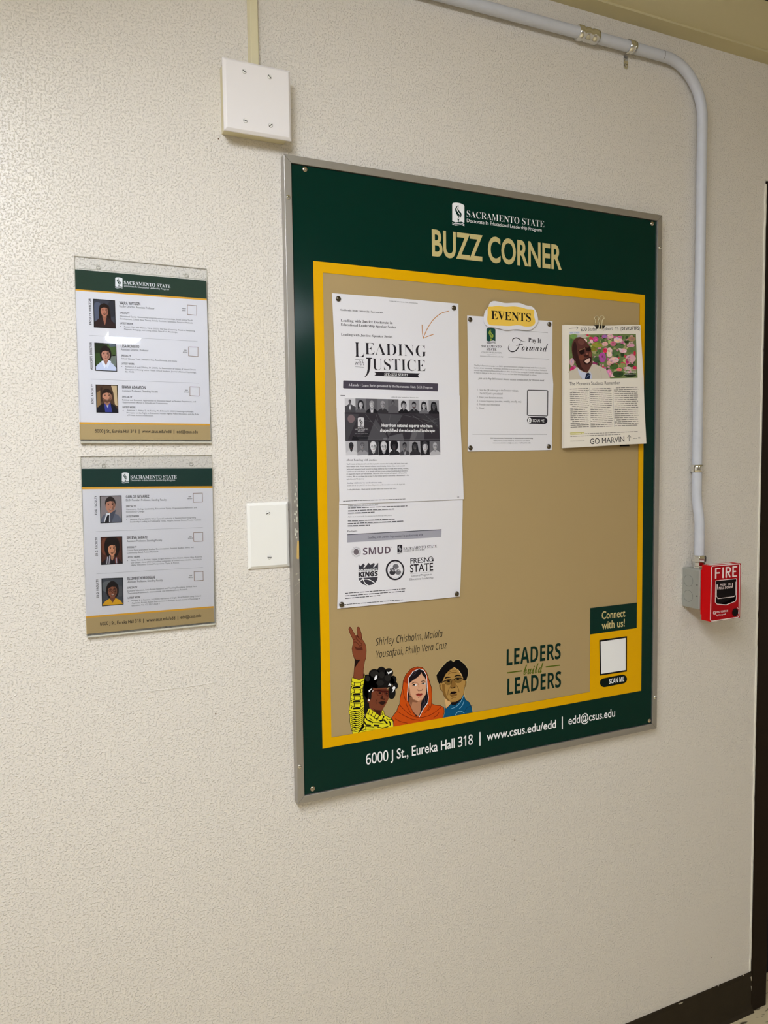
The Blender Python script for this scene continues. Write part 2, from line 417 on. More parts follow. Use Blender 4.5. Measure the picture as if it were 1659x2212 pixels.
# ------------------------------------------------------------------ ceiling lights (out of frame; two read from reflections and shadows, one added as fill)
M_diff = mat('light_diffuser', (255, 250, 240), 0.5, emit=(LIGHT_COL, LIGHT1))
M_diff2 = mat('light_diffuser_far', (255, 250, 240), 0.5, emit=(LIGHT_COL, LIGHT2))
def troffer(x0, x1, y0, y1, m, label, h=0.110):
    t = empty('ceiling_light', ((x0+x1)/2, (y0+y1)/2, ZC), label, 'ceiling light', 'fluorescent ceiling lights')
    a = MB(); e = 0.012
    for q in ((x0-e, x1+e, y0-e, y0), (x0-e, x1+e, y1, y1+e)):
        a = MB(); a.box(*q, ZC-h-0.007, ZC, M_plate); a.build('end_cap', t)
    a = MB()      # wrap-around lens: rounded prism hanging below the ceiling
    prof = [(x0, ZC), (x0+.004, ZC-h*.55), (x0+.03, ZC-h*.9), (x0+.07, ZC-h), (x1-.07, ZC-h), (x1-.03, ZC-h*.9), (x1-.004, ZC-h*.55), (x1, ZC)]; n = len(prof)
    a.add([(x, y0, z) for x, z in prof]+[(x, y1, z) for x, z in prof], [list(range(n)), list(range(n, 2*n))[::-1]]+[(i, i+n, (i+1) % n+n, (i+1) % n) for i in range(n)], m)
    a.build('diffuser', t)
troffer(-0.42, -0.10, -2.15, -0.75, M_diff, 'fluorescent ceiling light nearest the notice board wall, left')
troffer(0.61, 0.86, -4.95, -4.55, M_diff2, 'fluorescent ceiling light far down the corridor', 0.05)
troffer(1.35, 1.67, -4.2, -2.8, M_diff2, 'added unseen fill light on the ceiling halfway down the corridor, right')  # fill fixture added to brighten the right part of the wall

# ------------------------------------------------------------------ notice board
FX0, FX1, FZ0, FZ1, FD = 0.4485, 1.3562, 0.8448, 2.0527, 0.019
FWd = 0.0138
board = empty('notice_board', ((FX0+FX1)/2, 0, FZ0), 'large dark green and gold notice board with a metal frame', 'notice board')
def rail(a, b, c, d):
    mb = MB(); prism(mb, [a, b, c, d], 0.0, FD, M_alu); mb.build('frame_rail', board, 0.0007, 2)
g = 0.0002
rail((FX0, FZ0+g), (FX0+FWd, FZ0+FWd+g), (FX0+FWd, FZ1-FWd-g), (FX0, FZ1-g))
rail((FX1, FZ1-g), (FX1-FWd, FZ1-FWd-g), (FX1-FWd, FZ0+FWd+g), (FX1, FZ0+g))
rail((FX0+g, FZ1), (FX0+FWd+g, FZ1-FWd), (FX1-FWd-g, FZ1-FWd), (FX1-g, FZ1))
rail((FX1-g, FZ0), (FX1-FWd-g, FZ0+FWd), (FX0+FWd+g, FZ0+FWd), (FX0+g, FZ0))
M_dark = mat('board_core', (20, 22, 22), 0.7)
mb = MB(); prism(mb, [(FX0+.012, FZ0+.012), (FX1-.012, FZ0+.012), (FX1-.012, FZ1-.012), (FX0+.012, FZ1-.012)], 0.001, 0.0125, M_dark); mb.build('backing_panel', board)
GREEN = (0, 43, 34); YEL = (230, 172, 0); TAN = (176, 152, 108); WHT = (246, 246, 248); BLK = (20, 18, 20); GOLD = (204, 188, 130)
M_green = mat('vinyl_green', GREEN, 0.14, spec=0.16); add_noise_bump(M_green, 6, 0.002, 0.25, 2)
M_yel = mat('vinyl_yellow', YEL, 0.3, spec=0.1); M_tan = mat('vinyl_tan', TAN, 0.35, spec=0.15)
PB = 0.0150
i0 = FWd+0.0008
mb = MB(); prism(mb, [(FX0+i0+.001, FZ0+i0), (FX1-i0, FZ0+i0), (FX1-i0, FZ1-i0), (FX0+i0+.001, FZ1-i0)], 0.0127, PB, M_green); mb.build('poster_sheet', board)
BP = Plane(PB); P = Print(BP, board, 1)
YX0, YX1, YZ1, YZ0 = 0.5019, 1.3089, 1.8690, 0.9433
Tl = BP.at(697.4, 589.1); Tb = BP.at(715.6, 1592.6); Tr = BP.at(1375.6, 1304.1); Tr2 = BP.at(1275.4, 1494.5)
tx0, tx1, tz1, tz0 = (Tl[0]+Tb[0])/2, Tr[0], Tl[1], (Tb[1]+Tr2[1])/2
cx0 = BP.at(1274.5, 1313.5)[0]; cz1 = BP.at(1274.5, 1313.5)[1]; cz0 = BP.at(1274.5, 1370.4)[1]
def wrect(part, x0, x1, z0, z1, m, L): P.wpoly(part, [(x0, z0), (x1, z0), (x1, z1), (x0, z1)], m, L)
wrect('tan_field', tx0, tx1, tz0, tz1, M_tan, 0.3)
wrect('gold_border', YX0, tx0, YZ0, YZ1, M_yel, 8); wrect('gold_border', tx0, YX1, tz1, YZ1, M_yel, 8)
wrect('gold_border', tx1, YX1, YZ0, tz1, M_yel, 8); wrect('gold_border', tx0, tx1, YZ0, tz0, M_yel, 8)
wrect('gold_border', cx0, tx1, tz0, cz0, M_yel, 8); wrect('contact_box', cx0, tx1, cz0, cz1, M_green, 8)
# heading
P.K(900, 420, 340)
torch(P, 'emblem', 375, 78, 503, 318, WHT, GREEN, 1, 22)
P.text('heading_lettering', 'r', 'SACRAMENTO STATE', (528, 236), (1345, 347), 68, WHT, 1, 4)
P.text('heading_lettering', 'm', 'Doctorate In Educational Leadership Program', (529, 291), (1318, 393), 36, WHT, 1)
P.text('title_lettering', 'm', 'BUZZ CORNER', (163, 641), (1529, 789), 262, GOLD, 1, 5, 0.022)
P.K(780, 1530, 280)
P.text('address_lettering', 'm', '6000 J St., Eureka Hall 318', (62, 722), (1430, 458), 122, WHT, 1, 3, 0.014)
P.stroke('address_lettering', [(1521, 305), (1521, 478)], 15, WHT, 1)
P.K(1030, 1520, 310)
P.text('address_lettering', 'm', 'www.csus.edu/edd', (112, 427), (915, 277), 92, WHT, 1, 3, 0.014)
P.stroke('address_lettering', [(988, 150), (988, 296)], 12, WHT, 1)
P.text('address_lettering', 's', 'edd@csus.edu', (1058, 242), (1598, 146), 88, WHT, 1, 3, 0.012)
# italics
P.K(690, 1330, 360)
P.text('name_lettering', 'mi', 'Shirley Chisholm, Malala', (560, 298), (1226, 209), 70, BLK, 1, 3)
P.text('name_lettering', 'mi', 'Yousafzai, Philip Vera Cruz', (567, 421), (1268, 325), 70, BLK, 1, 3)
# leaders
P.K(1050, 1290, 390)
LG = (8, 42, 34); OL = (84, 98, 22)
P.text('slogan_lettering', 'sb', 'LEADERS', (188, 629), (685, 565), 146, LG, 1, 4)
P.text('slogan_lettering', 'sb', 'LEADERS', (194, 899), (688, 825), 146, LG, 1, 4)
P.text('slogan_lettering', 'sc', 'build', (343, 713), (525, 690), 92, OL, 1, 4, .012)
P.stroke('slogan_lettering', [(193, 695), (330, 677)], 11, OL, 1); P.stroke('slogan_lettering', [(548, 641), (680, 625)], 11, OL, 1)
P.text('contact_lettering', 'm', 'Connect', (1060, 201), (1276, 178), 68, GOLD, 9, 3, 0.016)
P.text('contact_lettering', 'm', 'with us!', (1060, 294), (1272, 268), 68, GOLD, 9, 3, 0.016)
P.poly('scan_panel', [(1038, 393), (1293, 358), (1292, 682), (1043, 720)], BLK, 9)
P.poly('scan_panel', [(1050, 408), (1281, 374), (1281, 668), (1055, 704)], WHT, 10)
def capsule(part, a, b, r_, col, L):
    n = 10; dx, dy = b[0]-a[0], b[1]-a[1]; th = math.atan2(dy, dx)
    pts = [(b[0]+r_*math.cos(th-math.pi/2+math.pi*i/n), b[1]+r_*math.sin(th-math.pi/2+math.pi*i/n)) for i in range(n+1)]
    pts += [(a[0]+r_*math.cos(th+math.pi/2+math.pi*i/n), a[1]+r_*math.sin(th+math.pi/2+math.pi*i/n)) for i in range(n+1)]
    P.poly(part, pts, col, L)
capsule('scan_button', (1084, 785), (1252, 752), 41, (10, 22, 20), 9)
P.text('scan_button', 'sb', 'SCAN ME', (1128, 795), (1265, 771), 42, WHT, 10, 3)

# ---- illustration: woman with raised hand
P.K(740, 1340, 140, 1191)
SK = (132, 70, 46); SKD = (78, 34, 22); HR = (22, 20, 20); YS = (232, 222, 40); HALO = (196, 176, 128)
arm = [(110, 160), (125, 120), (150, 122), (165, 150), (235, 280), (262, 265), (275, 285), (272, 240), (258, 160), (270, 122), (300, 118), (318, 150), (350, 260), (360, 345), (400, 400), (430, 470), (437, 560), (430, 680), (405, 760), (385, 900), (380, 1075), (300, 1095), (195, 1055), (210, 930), (220, 800), (222, 720), (185, 620), (170, 520), (188, 440), (188, 360), (180, 330), (130, 230)]
sleeve = [(180, 1040), (200, 1060), (300, 1090), (385, 1060), (400, 980), (408, 1020), (400, 1100), (370, 1250), (375, 1400), (400, 1520), (395, 1650), (400, 1730), (380, 1850), (390, 1960), (330, 2030), (270, 2080), (185, 2100), (150, 1950), (130, 1860), (135, 1750), (110, 1680), (125, 1580), (140, 1450), (140, 1300), (160, 1150), (165, 1080)]
A_ = 'figure_with_raised_hand'
P.stroke(A_, arm, 22, HALO, 1, closed=True); P.stroke(A_, sleeve, 22, HALO, 1, closed=True)
P.poly(A_, arm, SK, 2); P.stroke(A_, arm, 8, SKD, 3, closed=True)
P.poly(A_, [(215, 690), (250, 725), (330, 722), (285, 775), (240, 850), (222, 890), (222, 760)], (34, 18, 14), 3)
P.poly(A_, [(215, 470), (260, 500), (330, 500), (350, 470), (372, 540), (300, 552), (240, 535)], (88, 40, 28), 3)
for q in ([(190, 360), (250, 345), (300, 385), (350, 435), (345, 460), (320, 472)], [(205, 400), (250, 400), (300, 455), (325, 495)], [(245, 285), (248, 345)], [(262, 270), (295, 325), (345, 355)], [(345, 300), (350, 352)], [(275, 290), (290, 300), (300, 325)]):
    P.stroke(A_, q, 9, SKD, 3, smooth=3)
for (x, y, rx, ry) in ((455, 1060, 75, 65), (585, 985, 105, 90), (715, 945, 85, 92), (850, 960, 80, 82), (930, 1090, 62, 75), (970, 1200, 48, 68), (900, 1330, 75, 120), (700, 1120, 250, 140), (520, 1180, 130, 170), (440, 1420, 75, 330), (470, 1320, 75, 130)):
    P.ell(A_, x, y, rx, ry, HR, 2, 24)
for (x, y, rx, ry) in ((590, 990, 80, 65), (720, 1000, 50, 60), (690, 1150, 70, 50), (460, 1070, 45, 50), (830, 1060, 60, 60)): P.ell(A_, x, y, rx, ry, (38, 36, 34), 3, 18)
face = [(565, 1240), (640, 1248), (800, 1235), (842, 1280), (846, 1440), (800, 1530), (730, 1650), (695, 1760), (600, 1690), (490, 1600), (485, 1500), (465, 1520), (452, 1480), (470, 1420), (505, 1400), (540, 1310)]
P.poly(A_, face, (120, 64, 42), 4)
P.poly(A_, [(550, 1610), (600, 1645), (700, 1652), (690, 1760), (610, 1690)], (62, 28, 20), 5)
P.poly(A_, [(640, 1265), (800, 1265), (835, 1420), (760, 1330), (650, 1310)], (88, 42, 30), 5)
P.ring(A_, 682, 1335, 55, 48, 8, (86, 20, 16), 6, 18); P.ring(A_, 806, 1345, 36, 44, 8, (86, 20, 16), 6, 18)
P.stroke(A_, [(565, 1295), (640, 1285), (745, 1308), (845, 1300)], 13, (70, 18, 14), 6)
P.ell(A_, 685, 1335, 26, 16, (40, 18, 14), 6, 12); P.ell(A_, 810, 1340, 20, 14, (40, 18, 14), 6, 12)
P.poly(A_, [(735, 1370), (690, 1430), (720, 1455), (770, 1462), (788, 1440), (745, 1435)], (56, 26, 18), 6)
P.poly(A_, [(655, 1508), (720, 1485), (780, 1488), (792, 1508), (745, 1556), (700, 1545)], (44, 24, 18), 6)
P.stroke(A_, [(640, 1440), (610, 1490), (615, 1535)], 8, (60, 28, 20), 6); P.ell(A_, 483, 1468, 15, 18, WHT, 6, 12)
P.ell(A_, 500, 1380, 30, 90, HR, 5, 14)
for q in ([(575, 1090), (590, 1040), (612, 1000), (636, 1035), (625, 1070), (605, 1095)], [(815, 940), (845, 955), (900, 918), (905, 950), (880, 965), (838, 990)], [(835, 1200), (858, 1155), (895, 1182), (882, 1220), (870, 1195)], [(905, 1245), (950, 1200), (972, 1240), (935, 1300), (905, 1330), (930, 1275)], [(475, 1285), (545, 1243), (520, 1275), (500, 1300), (480, 1320)], [(535, 1315), (565, 1275), (560, 1300)]):
    P.poly(A_, q, WHT, 6)
P.poly(A_, sleeve, YS, 4); P.stroke(A_, sleeve, 9, BLK, 6, closed=True)
for k in range(8):
    y = 1125+k*64; dx = -6*k/2
    P.stroke(A_, [(165+dx, y-10), (230, y+22), (310, y+18), (385, y-20)], 9, BLK, 5, smooth=3)
    if k % 2: P.stroke(A_, [(190, y+48), (330, y+42)], 34, BLK, 5); P.stroke(A_, [(150, y+30), (172, y+34)], 26, BLK, 5)
    else: P.stroke(A_, [(215, y+20), (212, y+80)], 12, BLK, 5); P.stroke(A_, [(330, y+15), (332, y+75)], 12, BLK, 5)
for k in range(11):
    y = 1650+k*36
    P.stroke(A_, [(125+k*5, y), (190, y+26), (270, y+28), (340, y-6), (385, y-50)], 11, BLK, 5, smooth=3)
    P.stroke(A_, [(200+20*(k % 2), y+20), (250+20*(k % 2), y+30)], 20, BLK, 5)
shirt = [(480, 1615), (420, 1740), (385, 1880), (300, 2050), (200, 2130), (945, 1985), (935, 1870), (900, 1810), (830, 1770), (772, 1740), (752, 1660), (730, 1640), (690, 1760), (560, 1655)]
P.poly(A_, shirt, YS, 3+1); P.stroke(A_, shirt, 9, BLK, 5, closed=True)
for q, wd in (([(440, 1700), (520, 1740), (600, 1800), (690, 1850)], 10), ([(500, 1640), (470, 1740)], 10), ([(560, 1670), (520, 1760)], 12), ([(620, 1710), (570, 1800)], 12), ([(670, 1750), (620, 1840)], 12),
              ([(400, 1760), (450, 1830), (550, 1870), (540, 1890)], 22), ([(390, 1850), (430, 1920), (520, 1930)], 26), ([(360, 1940), (460, 1950), (580, 1960)], 12), ([(570, 1930), (670, 1935)], 34), ([(500, 1870), (640, 1880), (760, 1900)], 10),
              ([(680, 1850), (760, 1830), (820, 1900)], 30), ([(800, 1790), (830, 1830), (900, 1820)], 14), ([(850, 1850), (880, 1900), (870, 1930)], 24), ([(720, 1690), (750, 1780)], 10), ([(700, 1730), (760, 1720)], 12), ([(760, 1760), (720, 1850)], 22), ([(420, 1960), (430, 2040)], 12),
              ([(300, 2040), (440, 2000), (600, 2000)], 10), ([(640, 1960), (730, 1980), (840, 1950)], 16), ([(260, 2080), (380, 2050), (560, 2020)], 10), ([(580, 1800), (660, 1800)], 14), ([(480, 1790), (560, 1840)], 12)):
    P.stroke(A_, q, wd, BLK, 5)
# ---- illustration: woman in orange scarf
P.K(840, 1410, 200)
B_ = 'figure_in_orange_scarf'; OR = (205, 80, 16); ORD = (110, 32, 8); SK2 = (222, 168, 134)
scarf = [(45, 1165), (140, 1040), (160, 970), (190, 920), (200, 800), (240, 640), (255, 500), (300, 390), (400, 280), (510, 250), (600, 265), (670, 340), (710, 460), (760, 620), (772, 740), (765, 910), (830, 935), (920, 945), (980, 975), (990, 1060), (960, 1180), (300, 1300), (80, 1330), (78, 1220)]
P.stroke(B_, scarf, 22, HALO, 5, closed=True); P.poly(B_, scarf, OR, 5+1); P.stroke(B_, scarf, 10, (40, 12, 8), 6.5, closed=True)
P.poly(B_, [(255, 520), (310, 400), (400, 300), (510, 262), (600, 275), (560, 285), (430, 320), (350, 430), (345, 560)], (160, 52, 14), 6.3)
P.poly(B_, [(350, 520), (360, 440), (420, 340), (530, 290), (610, 310), (660, 380), (672, 480), (690, 640), (704, 760), (695, 900), (600, 1020), (540, 1145), (480, 1130), (400, 1010), (350, 890), (330, 820), (340, 640)], (24, 18, 24), 6.7)
P.poly(B_, [(355, 890), (370, 780), (440, 830), (520, 865), (592, 845), (575, 900), (565, 1050), (530, 1140), (470, 1100), (405, 1010)], (186, 130, 96), 6.9)
P.poly(B_, [(355, 860), (370, 780), (440, 840), (520, 870), (500, 890), (420, 880), (400, 960)], (140, 92, 66), 7.1)
P.poly(B_, [(365, 545), (420, 500), (510, 440), (570, 375), (577, 345), (600, 400), (640, 440), (665, 500), (672, 620), (660, 740), (600, 840), (520, 865), (440, 830), (370, 760), (345, 700), (355, 600)], SK2, 7.3)
P.poly(B_, [(355, 600), (372, 640), (385, 740), (430, 810), (370, 760), (345, 700)], (176, 120, 90), 7.4)
P.stroke(B_, [(335, 860), (330, 720), (350, 560), (352, 450), (430, 335), (540, 287), (620, 312), (670, 400), (680, 520), (690, 680), (706, 800), (694, 895), (612, 1010), (540, 1152)], 10, WHT, 7.5)
for (x, y) in ((462, 575), (622, 552)):
    P.ell(B_, x, y, 36, 16, WHT, 7.5, 14); P.ell(B_, x-12, y, 16, 15, (30, 14, 10), 7.6, 12)
P.stroke(B_, [(415, 590), (440, 560), (498, 562)], 7, (40, 14, 10), 7.7); P.stroke(B_, [(582, 552), (612, 535), (652, 548)], 7, (40, 14, 10), 7.7)
P.stroke(B_, [(405, 556), (450, 527), (512, 532)], 14, (40, 16, 12), 7.6, taper=True, smooth=2); P.stroke(B_, [(565, 527), (610, 502), (657, 515)], 14, (40, 16, 12), 7.6, taper=True, smooth=2)
P.stroke(B_, [(515, 545), (532, 575), (536, 625)], 6, (90, 40, 30), 7.6); P.stroke(B_, [(508, 655), (525, 682), (552, 678), (590, 672), (602, 645)], 8, (90, 40, 30), 7.6)
P.poly(B_, [(478, 750), (520, 724), (550, 728), (590, 722), (602, 745), (570, 777), (510, 777)], (158, 56, 44), 7.6); P.stroke(B_, [(480, 750), (540, 748), (600, 744)], 5, (80, 20, 16), 7.7)
P.stroke(B_, [(522, 808), (550, 790), (580, 802)], 7, (90, 40, 30), 7.6)
for q in ([(600, 860), (610, 900), (590, 1000)], [(640, 800), (640, 880), (600, 960)], [(670, 780), (668, 860), (630, 930)], [(400, 400), (450, 350), (500, 330)], [(430, 410), (480, 370)]): P.stroke(B_, q, 6, (80, 72, 88), 7.5)
for q in ([(250, 650), (265, 760), (300, 855)], [(190, 930), (260, 1010), (380, 1110), (540, 1160), (700, 1130), (830, 1060), (930, 975)], [(150, 1050), (260, 1120), (420, 1190), (560, 1210)], [(300, 900), (340, 990), (390, 1080)], [(700, 920), (720, 980), (640, 1080)], [(330, 860), (360, 900), (430, 1060), (500, 1150)], [(110, 1180), (200, 1230), (330, 1260)], [(760, 910), (745, 980), (700, 1040)], [(900, 1060), (860, 1120), (800, 1160)]):
    P.stroke(B_, q, 9, ORD, 7.2, smooth=3)
# ---- illustration: man with glasses
C_ = 'figure_with_glasses'; SK3 = (178, 138, 74)
jacket = [(985, 965), (1030, 1000), (1130, 895), (1250, 850), (1340, 745), (1370, 840), (1440, 890), (1480, 970), (1497, 1070), (1190, 1130), (940, 1180), (940, 1120), (990, 1090)]
P.stroke(C_, [(850, 400), (890, 340), (950, 260), (1040, 160), (1110, 130), (1155, 165), (1200, 125), (1260, 130), (1350, 200), (1412, 290), (1417, 390), (1390, 490), (1385, 560), (1355, 630), (1345, 740), (1372, 840), (1440, 890), (1480, 970), (1497, 1060)], 22, HALO, 1)
P.poly(C_, [(995, 815), (1050, 850), (1140, 885), (1070, 950), (1030, 1005)], (220, 178, 120), 2)
P.poly(C_, jacket, (10, 84, 124), 2.5); P.stroke(C_, jacket, 9, (14, 12, 24), 2.8, closed=True)
P.poly(C_, [(1100, 890), (1200, 878), (1290, 825), (1330, 760), (1290, 850), (1200, 930), (1130, 940)], (16, 12, 20), 3)
fc = [(905, 545), (950, 530), (980, 450), (1020, 370), (1100, 300), (1165, 256), (1240, 300), (1290, 380), (1340, 460), (1368, 470), (1388, 520), (1382, 580), (1355, 625), (1342, 740), (1290, 830), (1200, 880), (1130, 885), (1050, 850), (990, 780), (960, 690), (925, 665), (905, 600)]
P.poly(C_, fc, SK3, 3.5); P.stroke(C_, fc, 7, (50, 28, 18), 3.6, closed=True)
P.poly(C_, [(950, 560), (1000, 560), (1010, 700), (1040, 800), (1100, 870), (1050, 850), (990, 780), (960, 690)], (136, 98, 46), 3.7)
P.poly(C_, [(1120, 500), (1180, 480), (1200, 560), (1190, 620), (1110, 630)], (140, 102, 48), 3.7)
P.stroke(C_, [(1165, 262), (1235, 300), (1290, 385), (1335, 455)], 12, (232, 190, 130), 3.7)
P.poly(C_, [(850, 400), (890, 340), (950, 260), (1040, 160), (1110, 130), (1155, 165), (1200, 125), (1260, 130), (1350, 200), (1412, 290), (1417, 390), (1388, 490), (1345, 500), (1300, 380), (1250, 310), (1165, 256), (1080, 310), (1000, 400), (960, 510), (900, 560), (865, 490)], (10, 8, 10), 4)
P.stroke(C_, [(998, 470), (1035, 440), (1105, 442)], 26, (16, 10, 10), 4.5, taper=True, smooth=2); P.stroke(C_, [(1168, 432), (1225, 405), (1300, 418)], 26, (16, 10, 10), 4.5, taper=True, smooth=2)
P.ell(C_, 1062, 525, 62, 50, (132, 100, 48), 4, 18); P.ell(C_, 1238, 492, 62, 46, (132, 100, 48), 4, 18)
P.ring(C_, 1062, 525, 62, 50, 5, (90, 64, 34), 4.5, 18); P.ring(C_, 1238, 492, 62, 46, 5, (90, 64, 34), 4.5, 18)
P.stroke(C_, [(930, 545), (1005, 500), (1110, 480)], 15, (16, 12, 14), 4.8); P.stroke(C_, [(1165, 480), (1200, 452), (1290, 452), (1362, 495)], 15, (16, 12, 14), 4.8)
P.stroke(C_, [(1110, 485), (1165, 480)], 7, (40, 28, 18), 4.8)
P.ell(C_, 1068, 510, 24, 20, (26, 12, 10), 4.7, 12); P.ell(C_, 1235, 472, 24, 18, (26, 12, 10), 4.7, 12)
P.poly(C_, [(1100, 602), (1125, 625), (1150, 622), (1188, 600), (1192, 622), (1150, 640), (1105, 640)], (60, 38, 16), 4.6)
P.stroke(C_, [(1130, 490), (1115, 560), (1100, 615)], 7, (70, 44, 20), 4.6)
P.poly(C_, [(1083, 748), (1118, 695), (1150, 692), (1185, 688), (1222, 716), (1165, 735)], (22, 10, 10), 4.6)
P.poly(C_, [(1088, 758), (1160, 742), (1222, 735), (1215, 768), (1120, 792)], (128, 92, 44), 4.6)
for q in ([(1085, 620), (1060, 690), (1055, 760)], [(1200, 575), (1235, 620), (1260, 705)], [(1120, 822), (1160, 800), (1205, 802)], [(1080, 345), (1130, 325), (1205, 322)], [(1060, 385), (1120, 355), (1215, 352)], [(925, 570), (918, 620), (945, 670)], [(1372, 500), (1372, 560), (1355, 600)]):
    P.stroke(C_, q, 7, (74, 46, 20), 4.6, smooth=2)
for q in ([(1340, 758), (1290, 870), (1210, 960), (1120, 1000)], [(1345, 870), (1310, 950), (1260, 1000)], [(1185, 1118), (1230, 1062), (1290, 1050), (1352, 1082)], [(991, 965), (991, 1085)]):
    P.stroke(C_, q, 9, (130, 190, 220), 3.2, smooth=4)
P.stroke(C_, [(1500, 940), (1400, 980), (1350, 1060)], 6, (8, 40, 66), 3.1)
P.emit()
# paint residue and tape scrap on the left rail
P = Print(Plane(FD), board, 0); P.K(600, 960, 80, 520)
P.poly('tape_scrap', [(275, 1352), (298, 1356), (299, 1600), (285, 1615), (264, 1600), (268, 1450)], (206, 172, 104), 2)
M_res = mat('paint_residue', (205, 203, 186), 0.7); r = random.Random(9)
for (x, y, h) in ((245, 430, 14), (262, 500, 60), (245, 590, 40), (262, 640, 90), (245, 700, 60), (265, 760, 60), (240, 800, 50), (275, 860, 60), (262, 950, 70), (240, 980, 60), (268, 1030, 70), (235, 1070, 50), (265, 1080, 40), (245, 1200, 90), (270, 1220, 60), (245, 1265, 60), (262, 1310, 40), (262, 1820, 30), (300, 1900, 40)):
    pts = [(x+r.uniform(6, 17)*math.cos(a)*.9, y+h*.5*r.uniform(.5, 1)*math.sin(a)) for a in [k*math.pi/4 for k in range(8)]]
    P.poly('paint_residue', pts, M_res, 2)
for q in ([(232, 1990), (310, 1930)], [(240, 2120), (315, 2060)], [(250, 1830), (310, 1800)]): P.stroke('paint_residue', q, 4, M_res, 2)
P.emit()
# frame screws (parts) and thumbtacks (things)
def dome(mb, x, d, z, r_, h, m, slot=None, ang=0.0):
    prof = [(0, r_*0.96), (h*0.15, r_)]+[(h*0.15+h*0.85*math.sin(a), r_*math.cos(a)) for a in (0.25, 0.5, 0.75, 1.0, 1.25, 1.45)]
    lathe(mb, (x, -d, z), (0, -1, 0), prof, m, 20)
for (px, py) in ((622.5, 426), (1425.6, 535.5), (1415.2, 1506.2), (647.6, 1655.5)):
    x, z = Plane(FD).at(px, py); mb = MB(); dome(mb, x, FD-0.0003, z, 0.0043, 0.0028, M_chrome)
    c, q = math.cos(.6), math.sin(.6)
    mb.box(x-.0022, x+.0022, -FD-.0029, -FD-.0023, z-.0004, z+.0004, M_slot)
    mb.build('frame_screw', board)
def tack(px, py, d, m, label, r_=0.0052):
    x, z = Plane(d).at(px, py); mb = MB(); dome(mb, x, d, z, r_, r_*0.62, m)
    lathe(mb, (x, -d+0.003, z), (0, -1, 0), [(0, .0005), (.0035, .0005)], m, 6)
    o = mb.build('thumbtack', None, loc=(x, -d, z)); tag(o, label, 'thumbtack', 'domed metal thumbtacks on the notice board')
for px, py, wd in ((658.4, 365.9, 'top left'), (1408.2, 483.4, 'top right'), (1402.4, 1556.8, 'bottom right'), (675.1, 1703.6, 'bottom left')):
    tack(px, py, PB, M_nickel, 'silver domed thumbtack in the %s corner of the green board' % wd)

